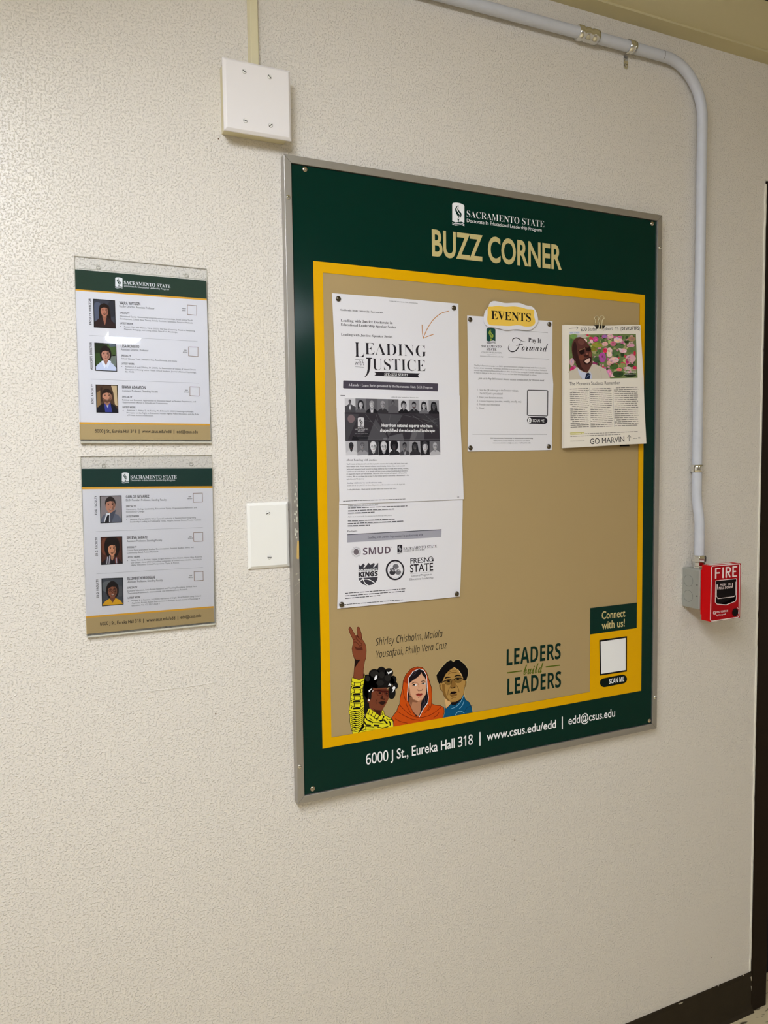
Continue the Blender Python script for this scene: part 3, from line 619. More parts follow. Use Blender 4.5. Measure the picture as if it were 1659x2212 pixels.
# ------------------------------------------------------------------ generic small busts for printed photographs
def bust(P, part, quad, bg, skin, hair, cloth, L=2, face=(.5, .42, .20, .26), hs='short', collar=None, tie=None, extra=None, frame=None, glasses=False, smile=True, beard=None):
    a, b, c, d = quad
    def q(u, v):
        return (a[0]*(1-u)*(1-v)+b[0]*u*(1-v)+c[0]*u*v+d[0]*(1-u)*v, a[1]*(1-u)*(1-v)+b[1]*u*(1-v)+c[1]*u*v+d[1]*(1-u)*v)
    def pl(pts, col, l): P.poly(part, [q(min(1, max(0, u)), min(1, max(0, v))) for u, v in pts], col, l)
    def el(cx, cy_, rx, ry, col, l, n=18): pl([(cx+rx*math.cos(2*math.pi*i/n), cy_+ry*math.sin(2*math.pi*i/n)) for i in range(n)], col, l)
    e = 0.0
    if frame: pl([(0, 0), (1, 0), (1, 1), (0, 1)], frame, L); 
    m_ = 0.035 if frame else 0
    pl([(m_, m_*.8), (1-m_, m_*.8), (1-m_, 1-m_*.8), (m_, 1-m_*.8)], bg, L+.5)
    def plc(pts, col, l): P.poly(part, [q(min(1-m_, max(m_, u)), min(1-m_*.8, max(m_*.8, v))) for u, v in pts], col, l)
    def ec(cx, cy_, rx, ry, col, l, n=18): plc([(cx+rx*math.cos(2*math.pi*i/n), cy_+ry*math.sin(2*math.pi*i/n)) for i in range(n)], col, l)
    x, y, rx, ry = face
    if extra: extra(plc, ec, 'back')
    if hs == 'long': plc([(x-rx*1.5, y+ry*2.2), (x-rx*1.55, y), (x-rx*1.2, y-ry*1.0), (x, y-ry*1.4), (x+rx*1.2, y-ry*1.0), (x+rx*1.5, y), (x+rx*1.9, y+ry*2.2)], hair, L+.8)
    if hs == 'afro': ec(x, y-ry*.35, rx*2.0, ry*1.75, hair, L+.8)
    if hs == 'bob': ec(x, y-ry*.1, rx*1.4, ry*1.35, hair, L+.8)
    sh = y+ry*1.15
    plc([(x-rx*.55, y+ry*.5), (x+rx*.55, y+ry*.5), (x+rx*.6, sh+.12), (x-rx*.6, sh+.12)], tuple(int(k*.82) for k in skin), L+1)
    plc([(0, 1), (0, sh+.18), (x-rx*1.6, sh+.06), (x-rx*.65, sh-.02), (x, sh+.14), (x+rx*.65, sh-.02), (x+rx*1.6, sh+.06), (1, sh+.2), (1, 1)], cloth, L+1.3)
    if collar: plc([(x-rx*.7, sh-.03), (x, sh+.22), (x+rx*.7, sh-.03), (x+rx*.5, sh+.30), (x, sh+.45), (x-rx*.5, sh+.30)], collar, L+1.6)
    if tie: plc([(x-rx*.15, sh+.16), (x+rx*.15, sh+.16), (x+rx*.22, 1), (x-rx*.22, 1)], tie, L+1.9)
    if hs in ('short', 'bob', 'afro', 'long', 'crop'): ec(x, y-ry*.28, rx*1.12, ry*.98, hair, L+1.6)
    ec(x, y, rx, ry, skin, L+2)
    if hs in ('short', 'bob', 'long', 'afro'): plc([(x-rx*1.05, y-ry*.15), (x-rx*.95, y-ry*.8), (x, y-ry*1.2), (x+rx*.95, y-ry*.8), (x+rx*1.05, y-ry*.15), (x+rx*.7, y-ry*.55), (x-rx*.1, y-ry*.62), (x-rx*.75, y-ry*.45)], hair, L+2.4)
    if beard: plc([(x-rx*.95, y+ry*.1), (x-rx*.7, y+ry*.8), (x, y+ry*1.05), (x+rx*.7, y+ry*.8), (x+rx*.95, y+ry*.1), (x+rx*.5, y+ry*.45), (x-rx*.5, y+ry*.45)], beard, L+2.3)
    dk = tuple(int(k*.32) for k in skin); md = tuple(int(k*.72) for k in skin)
    plc([(x+rx*.25, y-ry*.6), (x+rx*.85, y-ry*.4), (x+rx*.95, y+ry*.1), (x+rx*.5, y+ry*.8), (x+rx*.3, y+ry*.4), (x+rx*.55, y)], md, L+2.2)
    for sg in (-1, 1):
        ec(x+sg*rx*.42, y-ry*.12, rx*.17, ry*.07, dk, L+2.6, 8)
        plc([(x+sg*rx*.2, y-ry*.28), (x+sg*rx*.65, y-ry*.30), (x+sg*rx*.65, y-ry*.24), (x+sg*rx*.2, y-ry*.22)], dk, L+2.6)
        if glasses:
            P.stroke(part, [q(x+sg*rx*.42+rx*.34*math.cos(2*math.pi*i/12), y-ry*.1+ry*.2*math.sin(2*math.pi*i/12)) for i in range(12)], abs(b[0]-a[0])*.018, (25, 20, 20), L+2.9, closed=True)
    ec(x, y+ry*.24, rx*.2, ry*.06, md, L+2.6, 8)
    if smile:
        plc([(x-rx*.42, y+ry*.44), (x, y+ry*.52), (x+rx*.42, y+ry*.44), (x+rx*.22, y+ry*.66), (x, y+ry*.70), (x-rx*.22, y+ry*.66)], tuple(int(k*.55) for k in skin), L+2.6)
        if smile == 2: plc([(x-rx*.30, y+ry*.49), (x, y+ry*.54), (x+rx*.30, y+ry*.49), (x+rx*.15, y+ry*.60), (x-rx*.15, y+ry*.60)], (222, 208, 200), L+2.8)
    else: plc([(x-rx*.3, y+ry*.52), (x+rx*.3, y+ry*.50), (x+rx*.2, y+ry*.60), (x-rx*.2, y+ry*.6)], (130, 70, 62), L+2.6)
    if extra: extra(plc, ec, 'front')

# ------------------------------------------------------------------ faculty sheets in acrylic holders
def holder(K, top, paper, holes, where, fold):
    """top: outline corner pixels of the clear back panel; paper: printed sheet corners"""
    pl0 = Plane(0.0045)
    f = lambda q, d: Plane(d).at(K[0]+q[0]*K[2], K[1]+q[1]*K[2])
    tl, tr = f(top[0], .002), f(top[1], .002); bl, br = f(top[3], .004), f(top[2], .004)
    h = empty('sign_holder', ((bl[0]+br[0])/2, 0, (bl[1]+br[1])/2), 'clear acrylic sign holder, %s of the two on the wall' % where, 'sign holder', 'clear acrylic sign holders')
    mb = MB(); prism(mb, [bl, br, tr, tl], 0.0004, 0.0022, M_acr); mb.build('back_panel', h)
    pa = [f(q, .0045) for q in paper]   # tl tr br bl
    dx = 0.0012
    mb = MB(); fr_ = [(bl[0], bl[1]), (br[0], br[1]), (pa[1][0]+dx, pa[1][1]+0.002), (pa[0][0]-dx, pa[0][1]+0.002)]
    prism(mb, fr_, 0.0046, 0.0064, M_acr); mb.build('front_panel', h)
    mb = MB(); prism(mb, [(bl[0], bl[1]-.0035), (br[0], br[1]-.0035), (br[0], br[1]), (bl[0], bl[1])], 0.0004, 0.0066, M_acredge); mb.build('bottom_fold', h, 0.001)
    mb = MB(); e = 0.0005
    for A, B in ((tl, tr), (tr, br), (bl, tl)):
        tube(mb, [(A[0], -.0021, A[1]), (B[0], -.0021, B[1])], e, M_acredge, 6)
    A, B = fr_[3], fr_[2]; tube(mb, [(A[0], -.0064, A[1]), (B[0], -.0064, B[1])], 0.0003, M_acredge, 6)
    mb.build('panel_edge', h)
    for q in holes:
        c = f(q, .0022); mb = MB(); n = 20
        tube(mb, [(c[0]+.0029*math.cos(2*math.pi*i/n), -.0022, c[1]+.0029*math.sin(2*math.pi*i/n)) for i in range(n+1)], 0.0005, M_acredge, 6); mb.build('screw_hole', h)
    return h
def sheet(K, paper, label):
    D = 0.0042; pl = Plane(D)
    pa = [pl.at(K[0]+q[0]*K[2], K[1]+q[1]*K[2]) for q in paper]
    s = empty('faculty_sheet', ((pa[2][0]+pa[3][0])/2, -D, (pa[2][1]+pa[3][1])/2), label, 'printed sheet', 'faculty sheets in acrylic holders')
    mb = MB(); prism(mb, pa, D-0.0006, D, M_paper); mb.build('paper', s)
    P = Print(pl, s, 0); P.o = K; return P
DG = (36, 62, 52); LY = (232, 172, 58); LT = (190, 166, 120); TX = (22, 20, 24); QB = (130, 100, 72); GR = (34, 32, 38)
def person_block(P, y_vert, quad, name, title, spec, work, code, bullet, lab):
    P.blk = getattr(P, 'blk', 0)+1; LT_ = 'lettering#b%d' % P.blk
    P.text(LT_, 'sb', y_vert[2], y_vert[0], y_vert[1], 24, TX, 1)
    for (st, t, p0, p1, cap) in name+title+spec+work:
        P.text(LT_, st, t, p0, p1, cap, TX if st == 'sb' else GR, 1, 2 if cap < 18 else 3)
    P.ell(LT_, *bullet, 4, 4, TX, 1, 8)
    P.stroke('code_frame', code, 7, QB, 1, closed=True)
    for t, p0, p1 in lab: P.text(LT_, 'sb', t, p0, p1, 11, TX, 1, 2)
def jacket_extra(col, shirtc):
    def f(plc, ec, ph): pass
    return f
K1 = (150, 540, 330/1659); K2 = (150, 970, 330/1659)
pap1 = [(60, 210), (1485, 335), (1533, 2062), (112, 2058)]
holder(K1, [(52, 62), (1490, 205), (1541, 2080), (121, 2078)], pap1, [(312, 187), (1268, 275)], 'upper', 0)
P = sheet(K1, pap1, 'upper framed faculty sheet listing two directors and a bearded man in a blue shirt')
P.poly('header_band', [(60, 210), (1485, 335), (1490, 530), (66, 425)], DG, 1); P.poly('header_band', [(66, 424), (1490, 529), (1491, 549), (67, 440)], LY, 1)
P.poly('footer_band', [(108, 1888), (1527, 1905), (1533, 2062), (112, 2058)], LT, 1); P.poly('footer_band', [(107, 1870), (1526, 1889), (1527, 1906), (108, 1889)], LY, 2)
torch(P, 'emblem', 497, 293, 576, 412, WHT, DG, 2, 8)
P.text('heading_lettering', 'rb', 'SACRAMENTO STATE', (592, 370), (1097, 413), 35, WHT, 2)
P.text('heading_lettering', 'm', 'Doctorate In Educational Leadership Program', (594, 399), (1080, 437), 20, WHT, 2)
P.text('footer_lettering', 'm', '6000 J St., Eureka Hall 318', (277, 1983), (728, 1985), 34, TX, 2, 3, .012); P.stroke('footer_lettering', [(757, 1948), (757, 1993)], 6, TX, 2)
P.text('footer_lettering', 'm', 'www.csus.edu/edd', (788, 1985), (1107, 1987), 34, TX, 2, 3, .012); P.stroke('footer_lettering', [(1135, 1950), (1135, 1995)], 6, TX, 2)
P.text('footer_lettering', 's', 'edd@csus.edu', (1165, 1989), (1392, 1991), 34, TX, 2, 3, .012)
person_block(P, ((240, 810), (232, 528), 'FACULTY DIRECTOR'), None,
    [('sb', 'VAJRA WATSON', (543, 590), (770, 601), 32)], [('m', 'Faculty Director, Associate Professor', (543, 620), (925, 645), 22)],
    [('sb', 'SPECIALTY', (546, 692), (653, 697), 20), ('m', 'Educational Equity, Community-university-school partnerships, Social Justice Youth', (548, 725), (1338, 772), 16), ('m', 'Development, Critical Race Theory, Scholar Activism, Qualitative Research Methods', (548, 754), (1337, 800), 16)],
    [('sb', 'LATEST WORK', (549, 805), (691, 811), 20), ('m', 'Keator, Mary and Watson, Vajra. (2021). The Soul of Learning: Rituals of Awakening,', (594, 840), (1364, 887), 15), ('m', 'Magnetic Pedagogy, and Living Justice, New York: Routledge.', (594, 867), (1174, 901), 15)],
    [(1281, 598), (1382, 605), (1382, 708), (1281, 700)], (553, 829), [('ORDER', (1222, 641), (1264, 643)), ('BOOK', (1226, 662), (1262, 664))])
person_block(P, ((253, 1300), (243, 1003), 'ASSOCIATE DIRECTOR'), None,
    [('sb', 'LISA ROMERO', (558, 1058), (758, 1064), 31)], [('m', 'Associate Director, Professor', (558, 1089), (858, 1102), 22)],
    [('sb', 'SPECIALTY', (561, 1155), (667, 1160), 20), ('m', 'School Climate, Trust, Discipline Gap, Race/Ethnicity, and Equity', (562, 1186), (1168, 1215), 16)],
    [('sb', 'LATEST WORK', (563, 1243), (704, 1248), 20), ('m', "Romero, L.S. and O'Malley, M. (2020). An Examination of Classes of School Climate", (607, 1274), (1372, 1307), 15), ('m', 'Perceptions Among Latinx Middle School Students, Journal of School Psychology,', (607, 1302), (1377, 1338), 15), ('m', '82, 70-84.', (608, 1329), (703, 1333), 15)],
    [(1294, 1052), (1396, 1055), (1396, 1157), (1294, 1150)], (568, 1265), [('VIEW', (1241, 1094), (1272, 1095)), ('ARTICLE', (1231, 1115), (1281, 1117))])
person_block(P, ((262, 1668), (258, 1457), 'ED.D. FACULTY'), None,
    [('sb', 'FRANK ADAMSON', (572, 1505), (828, 1510), 32)], [('m', 'Assistant Professor, Standing Faculty', (572, 1539), (961, 1550), 22)],
    [('sb', 'SPECIALTY', (574, 1604), (682, 1607), 20), ('m', 'Political and Economic Approaches to Education based on Student Experiences, and', (575, 1636), (1372, 1655), 16), ('m', 'Opportunities offered in Schools and Communities', (576, 1662), (1067, 1674), 16)],
    [('sb', 'LATEST WORK', (577, 1716), (718, 1719), 20), ('m', 'Adamson, F., Aubry, S., de Koning, M., & Dorsi, D. (2021) Realizing the Abidjan', (622, 1747), (1345, 1763), 15), ('m', 'Principles on the Right to Education: Human Rights, Public Education, and the Role', (622, 1775), (1403, 1791), 15), ('m', 'of Private Actors in Education.', (624, 1801), (911, 1807), 15)],
    [(1308, 1485), (1408, 1488), (1408, 1587), (1308, 1583)], (583, 1742), [('VIEW', (1254, 1528), (1286, 1529)), ('ARTICLE', (1243, 1549), (1295, 1550))])
P.stroke('divider_line', [(215, 926), (1390, 992)], 3, (170, 168, 172), 1); P.stroke('divider_line', [(230, 1402), (1405, 1447)], 3, (170, 168, 172), 1)
def ex1(plc, ec, ph):
    if ph == 'back': ec(.2, .5, .28, .4, (92, 98, 118), 2.6); ec(.85, .3, .2, .3, (48, 50, 60), 2.6)
    else: plc([(.42, .66), (.56, .66), (.55, .8), (.50, .9)], (170, 110, 90), 4.2)
bust(P, 'portrait_photo#1', [(257, 530), (495, 548), (504, 854), (265, 841)], (66, 68, 80), (196, 130, 106), (34, 18, 18), (52, 34, 36), face=(.5, .40, .17, .20), hs='long', extra=ex1, frame=(14, 14, 16), smile=1)
def ex2(plc, ec, ph):
    if ph == 'back':
        ec(.85, .2, .3, .25, (74, 96, 52), 2.6); ec(.15, .6, .2, .25, (60, 84, 44), 2.6); ec(.9, .6, .2, .2, (120, 130, 120), 2.6); plc([(.66, .0), (1, 0), (1, .1), (.7, .12)], (96, 108, 120), 2.65)
    else: plc([(.38, .62), (.50, .80), (.44, .9), (.28, .66)], (236, 240, 252), 4.2); plc([(.62, .6), (.5, .8), (.56, .9), (.74, .64)], (226, 232, 248), 4.2)
bust(P, 'portrait_photo#2', [(270, 1005), (508, 1018), (518, 1322), (280, 1311)], (36, 48, 30), (198, 142, 122), (36, 26, 28), (208, 216, 240), face=(.5, .41, .19, .22), hs='bob', extra=ex2, frame=(14, 14, 16), smile=0)
def ex3(plc, ec, ph):
    if ph == 'back': plc([(.0, .3), (.2, .2), (.2, .8), (0, .8)], (150, 118, 78), 2.6); plc([(.7, 0), (1, 0), (1, .75), (.85, .7), (.8, .3)], (206, 180, 140), 2.6); plc([(.2, .1), (.3, .1), (.3, .6), (.2, .6)], (60, 40, 30), 2.6)
    else: plc([(.36, .64), (.5, .78), (.64, .62), (.72, 1), (.40, 1)], (58, 66, 150), 3.9); plc([(.46, .74), (.56, .72), (.53, .84)], (196, 200, 214), 4.1)
bust(P, 'portrait_photo#3', [(284, 1460), (523, 1467), (532, 1771), (293, 1766)], (84, 60, 44), (206, 146, 118), (40, 24, 18), (22, 24, 36), face=(.5, .42, .21, .22), hs='short', extra=ex3, frame=(14, 14, 16), beard=(110, 74, 56), smile=2)
P.emit()
pap2 = [(133, 215), (1552, 210), (1575, 1874), (185, 2010)]
holder(K2, [(120, 78), (1546, 66), (1588, 1888), (192, 2028)], pap2, [(373, 177), (1322, 160)], 'lower', 0)
P = sheet(K2, pap2, 'lower framed faculty sheet ending with a woman in glasses and yellow top')
P.poly('header_band', [(133, 215), (1552, 210), (1553, 402), (136, 412)], (22, 58, 52), 1); P.poly('header_band', [(136, 411), (1553, 401), (1554, 424), (137, 437)], LY, 1)
P.poly('footer_band', [(179, 1832), (1567, 1722), (1575, 1874), (185, 2010)], LT, 1); P.poly('footer_band', [(177, 1817), (1566, 1706), (1567, 1724), (179, 1836)], LY, 2)
torch(P, 'emblem', 569, 253, 646, 370, WHT, (22, 58, 52), 2, 2)
P.text('heading_lettering', 'rb', 'SACRAMENTO STATE', (663, 321), (1165, 320), 36, WHT, 2)
P.text('heading_lettering', 'm', 'Doctorate In Educational Leadership Program', (665, 348), (1147, 346), 19, WHT, 2)
P.text('footer_lettering', 'm', '6000 J St., Eureka Hall 318', (333, 1916), (775, 1881), 35, TX, 2, 3, .012); P.stroke('footer_lettering', [(804, 1843), (804, 1888)], 6, TX, 2)
P.text('footer_lettering', 'm', 'www.csus.edu/edd', (836, 1876), (1148, 1850), 34, TX, 2, 3, .012); P.stroke('footer_lettering', [(1178, 1813), (1178, 1857)], 6, TX, 2)
P.text('footer_lettering', 's', 'edd@csus.edu', (1206, 1844), (1430, 1822), 34, TX, 2, 3, .012)
person_block(P, ((300, 713), (296, 508), 'ED.D. FACULTY'), None,
    [('sb', 'CARLOS NEVAREZ', (613, 533), (866, 528), 30)], [('m', 'Ed.D. Founder, Professor, Standing Faculty', (613, 565), (1054, 560), 22)],
    [('sb', 'SPECIALTY', (615, 634), (721, 631), 20), ('m', 'Community College Leadership, Educational Equity, Organizational Behavior, and', (616, 663), (1382, 643), 16), ('m', 'Institutional Change', (616, 690), (813, 685), 16)],
    [('sb', 'LATEST WORK', (618, 742), (757, 738), 20), ('m', 'Nevarez, Carlos (2021) What Type of Leadership is Needed Now? Integrating', (660, 771), (1372, 750), 15), ('m', 'Leadership: Leading in Challenging Times, Rutgers, Samuel Dewitt Proctor Institute.', (660, 798), (1434, 775), 15)],
    [(1344, 480), (1443, 478), (1445, 575), (1346, 578)], (622, 768), [('VIEW', (1292, 523), (1324, 522)), ('ARTICLE', (1282, 545), (1333, 543))])
person_block(P, ((308, 1163), (303, 958), 'ED.D. FACULTY'), None,
    [('sb', 'SHEEVA SABATI', (622, 978), (845, 971), 30)], [('m', 'Assistant Professor, Standing Faculty', (623, 1011), (1007, 999), 22)],
    [('sb', 'SPECIALTY', (624, 1078), (730, 1073), 20), ('m', 'Critical Race and Ethnic Studies, Decolonization, Feminist Studies, Ethics, and', (624, 1108), (1348, 1073), 16), ('m', 'Community-Based Action Research', (624, 1136), (963, 1120), 16)],
    [('sb', 'LATEST WORK', (625, 1186), (764, 1179), 20), ('m', 'Sabati, Sheeva; Beckett, Linnea; Cragun-Rehders, Kira; Nuama, Alyssa; Hise, Katerina;', (668, 1215), (1441, 1176), 15), ('m', 'and Geiger, Anna (2021) Distilling pedagogies of critical water studies, Teaching in', (668, 1242), (1435, 1202), 15), ('m', 'Higher Education: Critical Perspectives. Taylor & Francis.', (668, 1268), (1192, 1240), 15)],
    [(1349, 908), (1448, 905), (1450, 1000), (1351, 1004)], (630, 1212), [('VIEW', (1297, 953), (1328, 952)), ('ARTICLE', (1288, 975), (1338, 973))])
person_block(P, ((318, 1616), (313, 1412), 'ED.D. FACULTY'), None,
    [('sb', 'ELIZABETH MORGAN', (631, 1422), (925, 1406), 30)], [('m', 'Assistant Professor, Standing Faculty', (631, 1453), (1013, 1433), 22)],
    [('sb', 'SPECIALTY', (631, 1518), (737, 1511), 20), ('m', 'Inclusive Education, Anti-Racism Research and Teaching Paradigms, Critical Race', (631, 1549), (1381, 1497), 16), ('m', 'Theoretical Framework, Intersectional, and Interdisciplinary Research', (632, 1576), (1280, 1530), 16)],
    [('sb', 'LATEST WORK', (633, 1626), (770, 1617), 20), ('m', 'Morgan, E. & Stahmer, A. (2020) Narratives of Single, Black Mothers using Cultural', (676, 1654), (1428, 1600), 15), ('m', 'Capital to Access Autism Interventions in Schools, British Journal of Sociology of', (676, 1681), (1421, 1628), 15), ('m', 'Education, Vol. 42, 2021-Issue 1', (677, 1708), (978, 1686), 15)],
    [(1353, 1332), (1451, 1328), (1453, 1425), (1355, 1431)], (638, 1654), [('VIEW', (1302, 1380), (1333, 1378)), ('ARTICLE', (1293, 1401), (1343, 1399))])
P.stroke('divider_line', [(285, 897), (1448, 851)], 3, (170, 168, 172), 1); P.stroke('divider_line', [(295, 1355), (1450, 1284)], 3, (170, 168, 172), 1)
def ex4(plc, ec, ph):
    if ph == 'front': plc([(.28, .64), (.44, .62), (.46, .98), (.16, .98)], (228, 230, 236), 3.9); plc([(.32, .72), (.42, .70), (.40, .99), (.20, .99)], (24, 24, 34), 4.1); plc([(.46, .64), (.74, .52), (.52, .98), (.44, .98)], (80, 84, 98), 4.0)
bust(P, 'portrait_photo#1', [(328, 508), (565, 503), (572, 798), (336, 808)], (146, 136, 138), (196, 138, 114), (44, 34, 34), (104, 108, 124), face=(.48, .36, .22, .26), hs='short', extra=ex4, frame=(14, 14, 16), smile=2)
def ex5(plc, ec, ph):
    if ph == 'back': ec(.2, .35, .2, .3, (120, 66, 48), 2.6)
    else:
        for i in range(5): plc([(.20+.05*i, .98), (.24+.05*i, .74-.02*i), (.27+.05*i, .74-.02*i), (.23+.05*i, .98)], (206, 206, 216) if i % 2 else (60, 50, 66), 4.2)
        for i in range(3): plc([(.66+.05*i, .98), (.64+.05*i, .76), (.67+.05*i, .76), (.69+.05*i, .98)], (206, 206, 216) if i % 2 else (150, 70, 70), 4.2)
bust(P, 'portrait_photo#2', [(337, 955), (573, 948), (579, 1245), (343, 1259)], (84, 44, 34), (214, 148, 112), (24, 12, 14), (34, 24, 32), face=(.52, .45, .18, .25), hs='afro', extra=ex5, frame=(14, 14, 16), smile=1)
def ex6(plc, ec, ph):
    if ph == 'back': ec(.3, .3, .35, .2, (104, 108, 112), 2.6); ec(.85, .5, .2, .2, (86, 88, 94), 2.6)
bust(P, 'portrait_photo#3', [(347, 1405), (582, 1395), (588, 1689), (353, 1709)], (72, 76, 84), (146, 90, 66), (26, 18, 20), (226, 170, 34), face=(.50, .47, .21, .25), hs='bob', extra=ex6, frame=(14, 14, 16), glasses=True, smile=2)
P.emit()

# ------------------------------------------------------------------ long pinned notice made of three taped pages
notice = empty('printed_notice', (0.68, -PB, 1.14), 'tall white notice of three overlapping pages about a speaker series', 'notice')
def page(pxs, pl, name='page', parent=None, m=None, th=0.0003):
    pts = [pl.at(*q) for q in pxs]; mb = MB()
    prism(mb, pts, lambda x, z: pl.dep(x, z)-th, lambda x, z: pl.dep(x, z), m or M_paper)
    return mb.build(name, parent or notice), pts
pl1 = Plane(PB+0.0016)
pg1, _ = page([(717.2, 633.1), (850, 643.5), (990.2, 655.9), (991.0, 740), (992.4, 857), (860, 860), (726.6, 881.5), (726.2, 846), (722, 740)], pl1)
pl2 = Plane(PB+0.0034)
pg2, _ = page([(726.4, 844.9), (860, 849.5), (993, 854), (995.5, 930), (1000.2, 1030), (1001.8, 1078.3), (930, 1081.5), (733.2, 1089.3), (731, 980), (727.4, 900)], pl2)
pl3 = Plane(PB+0.0014, b=0.006, z0=1.4)
pg3, _ = page([(732.6, 1083), (860, 1080), (999.6, 1072), (999.4, 1110), (997, 1190), (995.0, 1256), (993, 1288.6), (860, 1302), (728.6, 1314.8), (731.5, 1200)], pl3)
P = Print(pl1, pg1, 0); P.K(700, 620, 310)
B = (40, 36, 42)
P.text('lettering', 'r', 'Leading with Justice: Speaker Series | Sacramento State', (757, 166), (1083, 193), 10, B, 1, 2)
P.text('lettering', 'rb', 'California State University, Sacramento', (190, 273), (683, 303), 20, B, 1, 2)
P.text('lettering', 'rb', 'Leading with Justice Doctorate in', (195, 400), (793, 429), 29, B, 1)
P.text('lettering', 'rb', 'Educational Leadership Speaker Series', (195, 446), (828, 478), 28, B, 1)
P.text('lettering', 'rb', 'Leading with Justice: Speaker Series', (197, 560), (790, 588), 26, B, 1)
P.text('logo_lettering', 'r', 'L', (355, 808), (463, 813), 172, B, 1, 4); P.text('logo_lettering', 'r', 'EADING', (472, 778), (1182, 806), 136, B, 1, 4)
P.poly('logo_lettering', [(484, 816), (558, 818), (558, 826), (538, 832), (534, 930), (520, 990), (495, 1025), (472, 1043), (470, 1036), (492, 1005), (503, 950), (506, 832), (484, 826)], B, 1)
P.text('logo_lettering', 'r', 'USTICE', (560, 958), (1172, 974), 134, B, 1, 4)
P.text('logo_lettering', 'mi', 'with', (355, 900), (464, 906), 50, B, 1); P.stroke('logo_lettering', [(358, 836), (460, 842)], 3, GR, 1); P.stroke('logo_lettering', [(358, 922), (460, 928)], 3, GR, 1)
P.poly('ribbon', [(578, 980), (1108, 998), (1085, 1022), (1103, 1046), (580, 1025), (604, 1003)], B, 1); P.text('ribbon', 'bi', 'SPEAKER SERIES', (695, 1022), (970, 1032), 30, WHT, 2)
P.poly('grey_bar', [(226, 1080), (1312, 1115), (1318, 1122), (1314, 1207), (225, 1171), (219, 1164), (221, 1085)], (74, 68, 80), 1)
P.text('grey_bar', 'r', 'A Lunch + Learn Series presented by the Sacramento State Ed.D. Program', (284, 1144), (1255, 1175), 28, (214, 212, 218), 2)
AR = (190, 124, 44)
P.stroke('drawn_arrow', [(1440, 280), (1360, 300), (1270, 370), (1200, 470), (1145, 590)], 8, AR, 1, smooth=5); P.stroke('drawn_arrow', [(1133, 435), (1136, 520), (1145, 595), (1205, 568), (1265, 547)], 8, AR, 1)
P.emit()
P = Print(pl2, pg2, 0); P.K(735, 850, 225)
tr_ = [70, 240, 410, 590, 760, 925, 1090, 1255, 1405, 1570]; r = random.Random(3)
def gy(v, t=0): return (v, v-2+t, v+3)
top = [('short', 200, 90, 60, 70), ('long', 120, 190, 40, 90), ('short', 90, 190, 150, 30), ('crop', 110, 150, 150, 50), ('bob', 100, 110, 60, 90), ('bob', 200, 175, 40, 25), ('short', 150, 150, 30, 40), ('long', 190, 190, 30, 110), ('long', 150, 90, 25, 30)]
for i in range(9):
    x0, x1 = tr_[i], tr_[i+1]; y0 = 73+36*(x0-62)/1510; y1 = 73+36*(x1-62)/1510; b0 = 300+24*(x0-62)/1510; b1 = 300+24*(x1-62)/1510
    h, bg, sk, hr, cl = top[i]
    bust(P, 'portrait_photo#%d' % i, [(x0, y0), (x1, y1), (x1+4, b1), (x0+4, b0)], gy(bg), gy(sk), gy(hr), gy(cl), L=1, face=(.5, .42, .19, .23) if i not in (0, 4) else (.48, .25, .11, .13), hs=h, smile=2 if i in (1, 2, 3) else 0, beard=gy(60) if i == 6 else None, collar=gy(225) if i in (2, 0) else None, tie=gy(50) if i == 2 else None)
tr_ = [85, 265, 440, 610, 775, 945, 1105, 1275, 1425, 1592]
bot = [('crop', 190, 50, 45, 205), ('short', 110, 130, 90, 150), ('crop', 60, 215, 200, 60), ('crop', 20, 205, 190, 30), ('afro', 205, 60, 25, 40), ('short', 120, 100, 40, 70), ('long', 150, 70, 30, 50), ('short', 30, 200, 60, 40), ('crop', 110, 180, 150, 180)]
for i in range(9):
    h, bg, sk, hr, cl = bot[i]; x0, x1 = tr_[i], tr_[i+1]
    bust(P, 'portrait_photo#%d' % (i+20), [(x0-3, 757), (x1-3, 757), (x1+2, 976), (x0+6, 985)], gy(bg), gy(sk), gy(hr), gy(cl), L=1, face=(.5, .42, .27, .33) if i in (2, 3, 7) else (.5, .38, .19, .24), hs=h, glasses=i in (2, 3, 8), smile=2 if i in (5, 6, 8) else 0, collar=gy(220) if i in (5,) else None, tie=gy(30) if i == 5 else None)
P.poly('banner', [(70, 299), (1575, 324), (1587, 757), (82, 757)], (52, 48, 54), 1); bl = 0
for q, c in (([(600, 320), (1000, 335), (770, 680)], 76), ([(180, 740), (470, 600), (430, 740)], 40), ([(430, 740), (560, 400), (780, 740)], 78), ([(780, 680), (990, 630), (1015, 750), (760, 740)], 92), ([(1105, 740), (1140, 600), (1340, 600), (1340, 742)], 84), ([(1150, 620), (1230, 620), (1190, 740), (1110, 738)], 100), ([(75, 320), (300, 330), (120, 740), (80, 740)], 68), ([(1180, 330), (1400, 330), (1560, 420), (1570, 560)], 60), ([(180, 742), (200, 680), (250, 660), (300, 742)], 30)):
    bl += .12; P.poly('banner', q, gy(c), 2+bl)
for q in ([(400, 330), (640, 620)], [(570, 330), (600, 430)], [(800, 330), (760, 520)], [(960, 400), (880, 500)], [(1000, 340), (1560, 470)], [(1340, 330), (1550, 520)], [(1560, 390), (1340, 480)], [(1150, 350), (1520, 600)], [(240, 400), (500, 450)]): bl += .03; P.stroke('banner', q, 3, gy(112), 3+bl)
P.ell('banner', 172, 402, 57, 66, (118, 100, 104), 4.5, 24); P.ell('banner', 715, 722, 30, 22, gy(110), 4, 14); P.stroke('banner', [(90, 738), (1585, 725)], 4, gy(104), 3)
torch(P, 'banner', 278, 378, 380, 548, gy(205), B, 4.8)
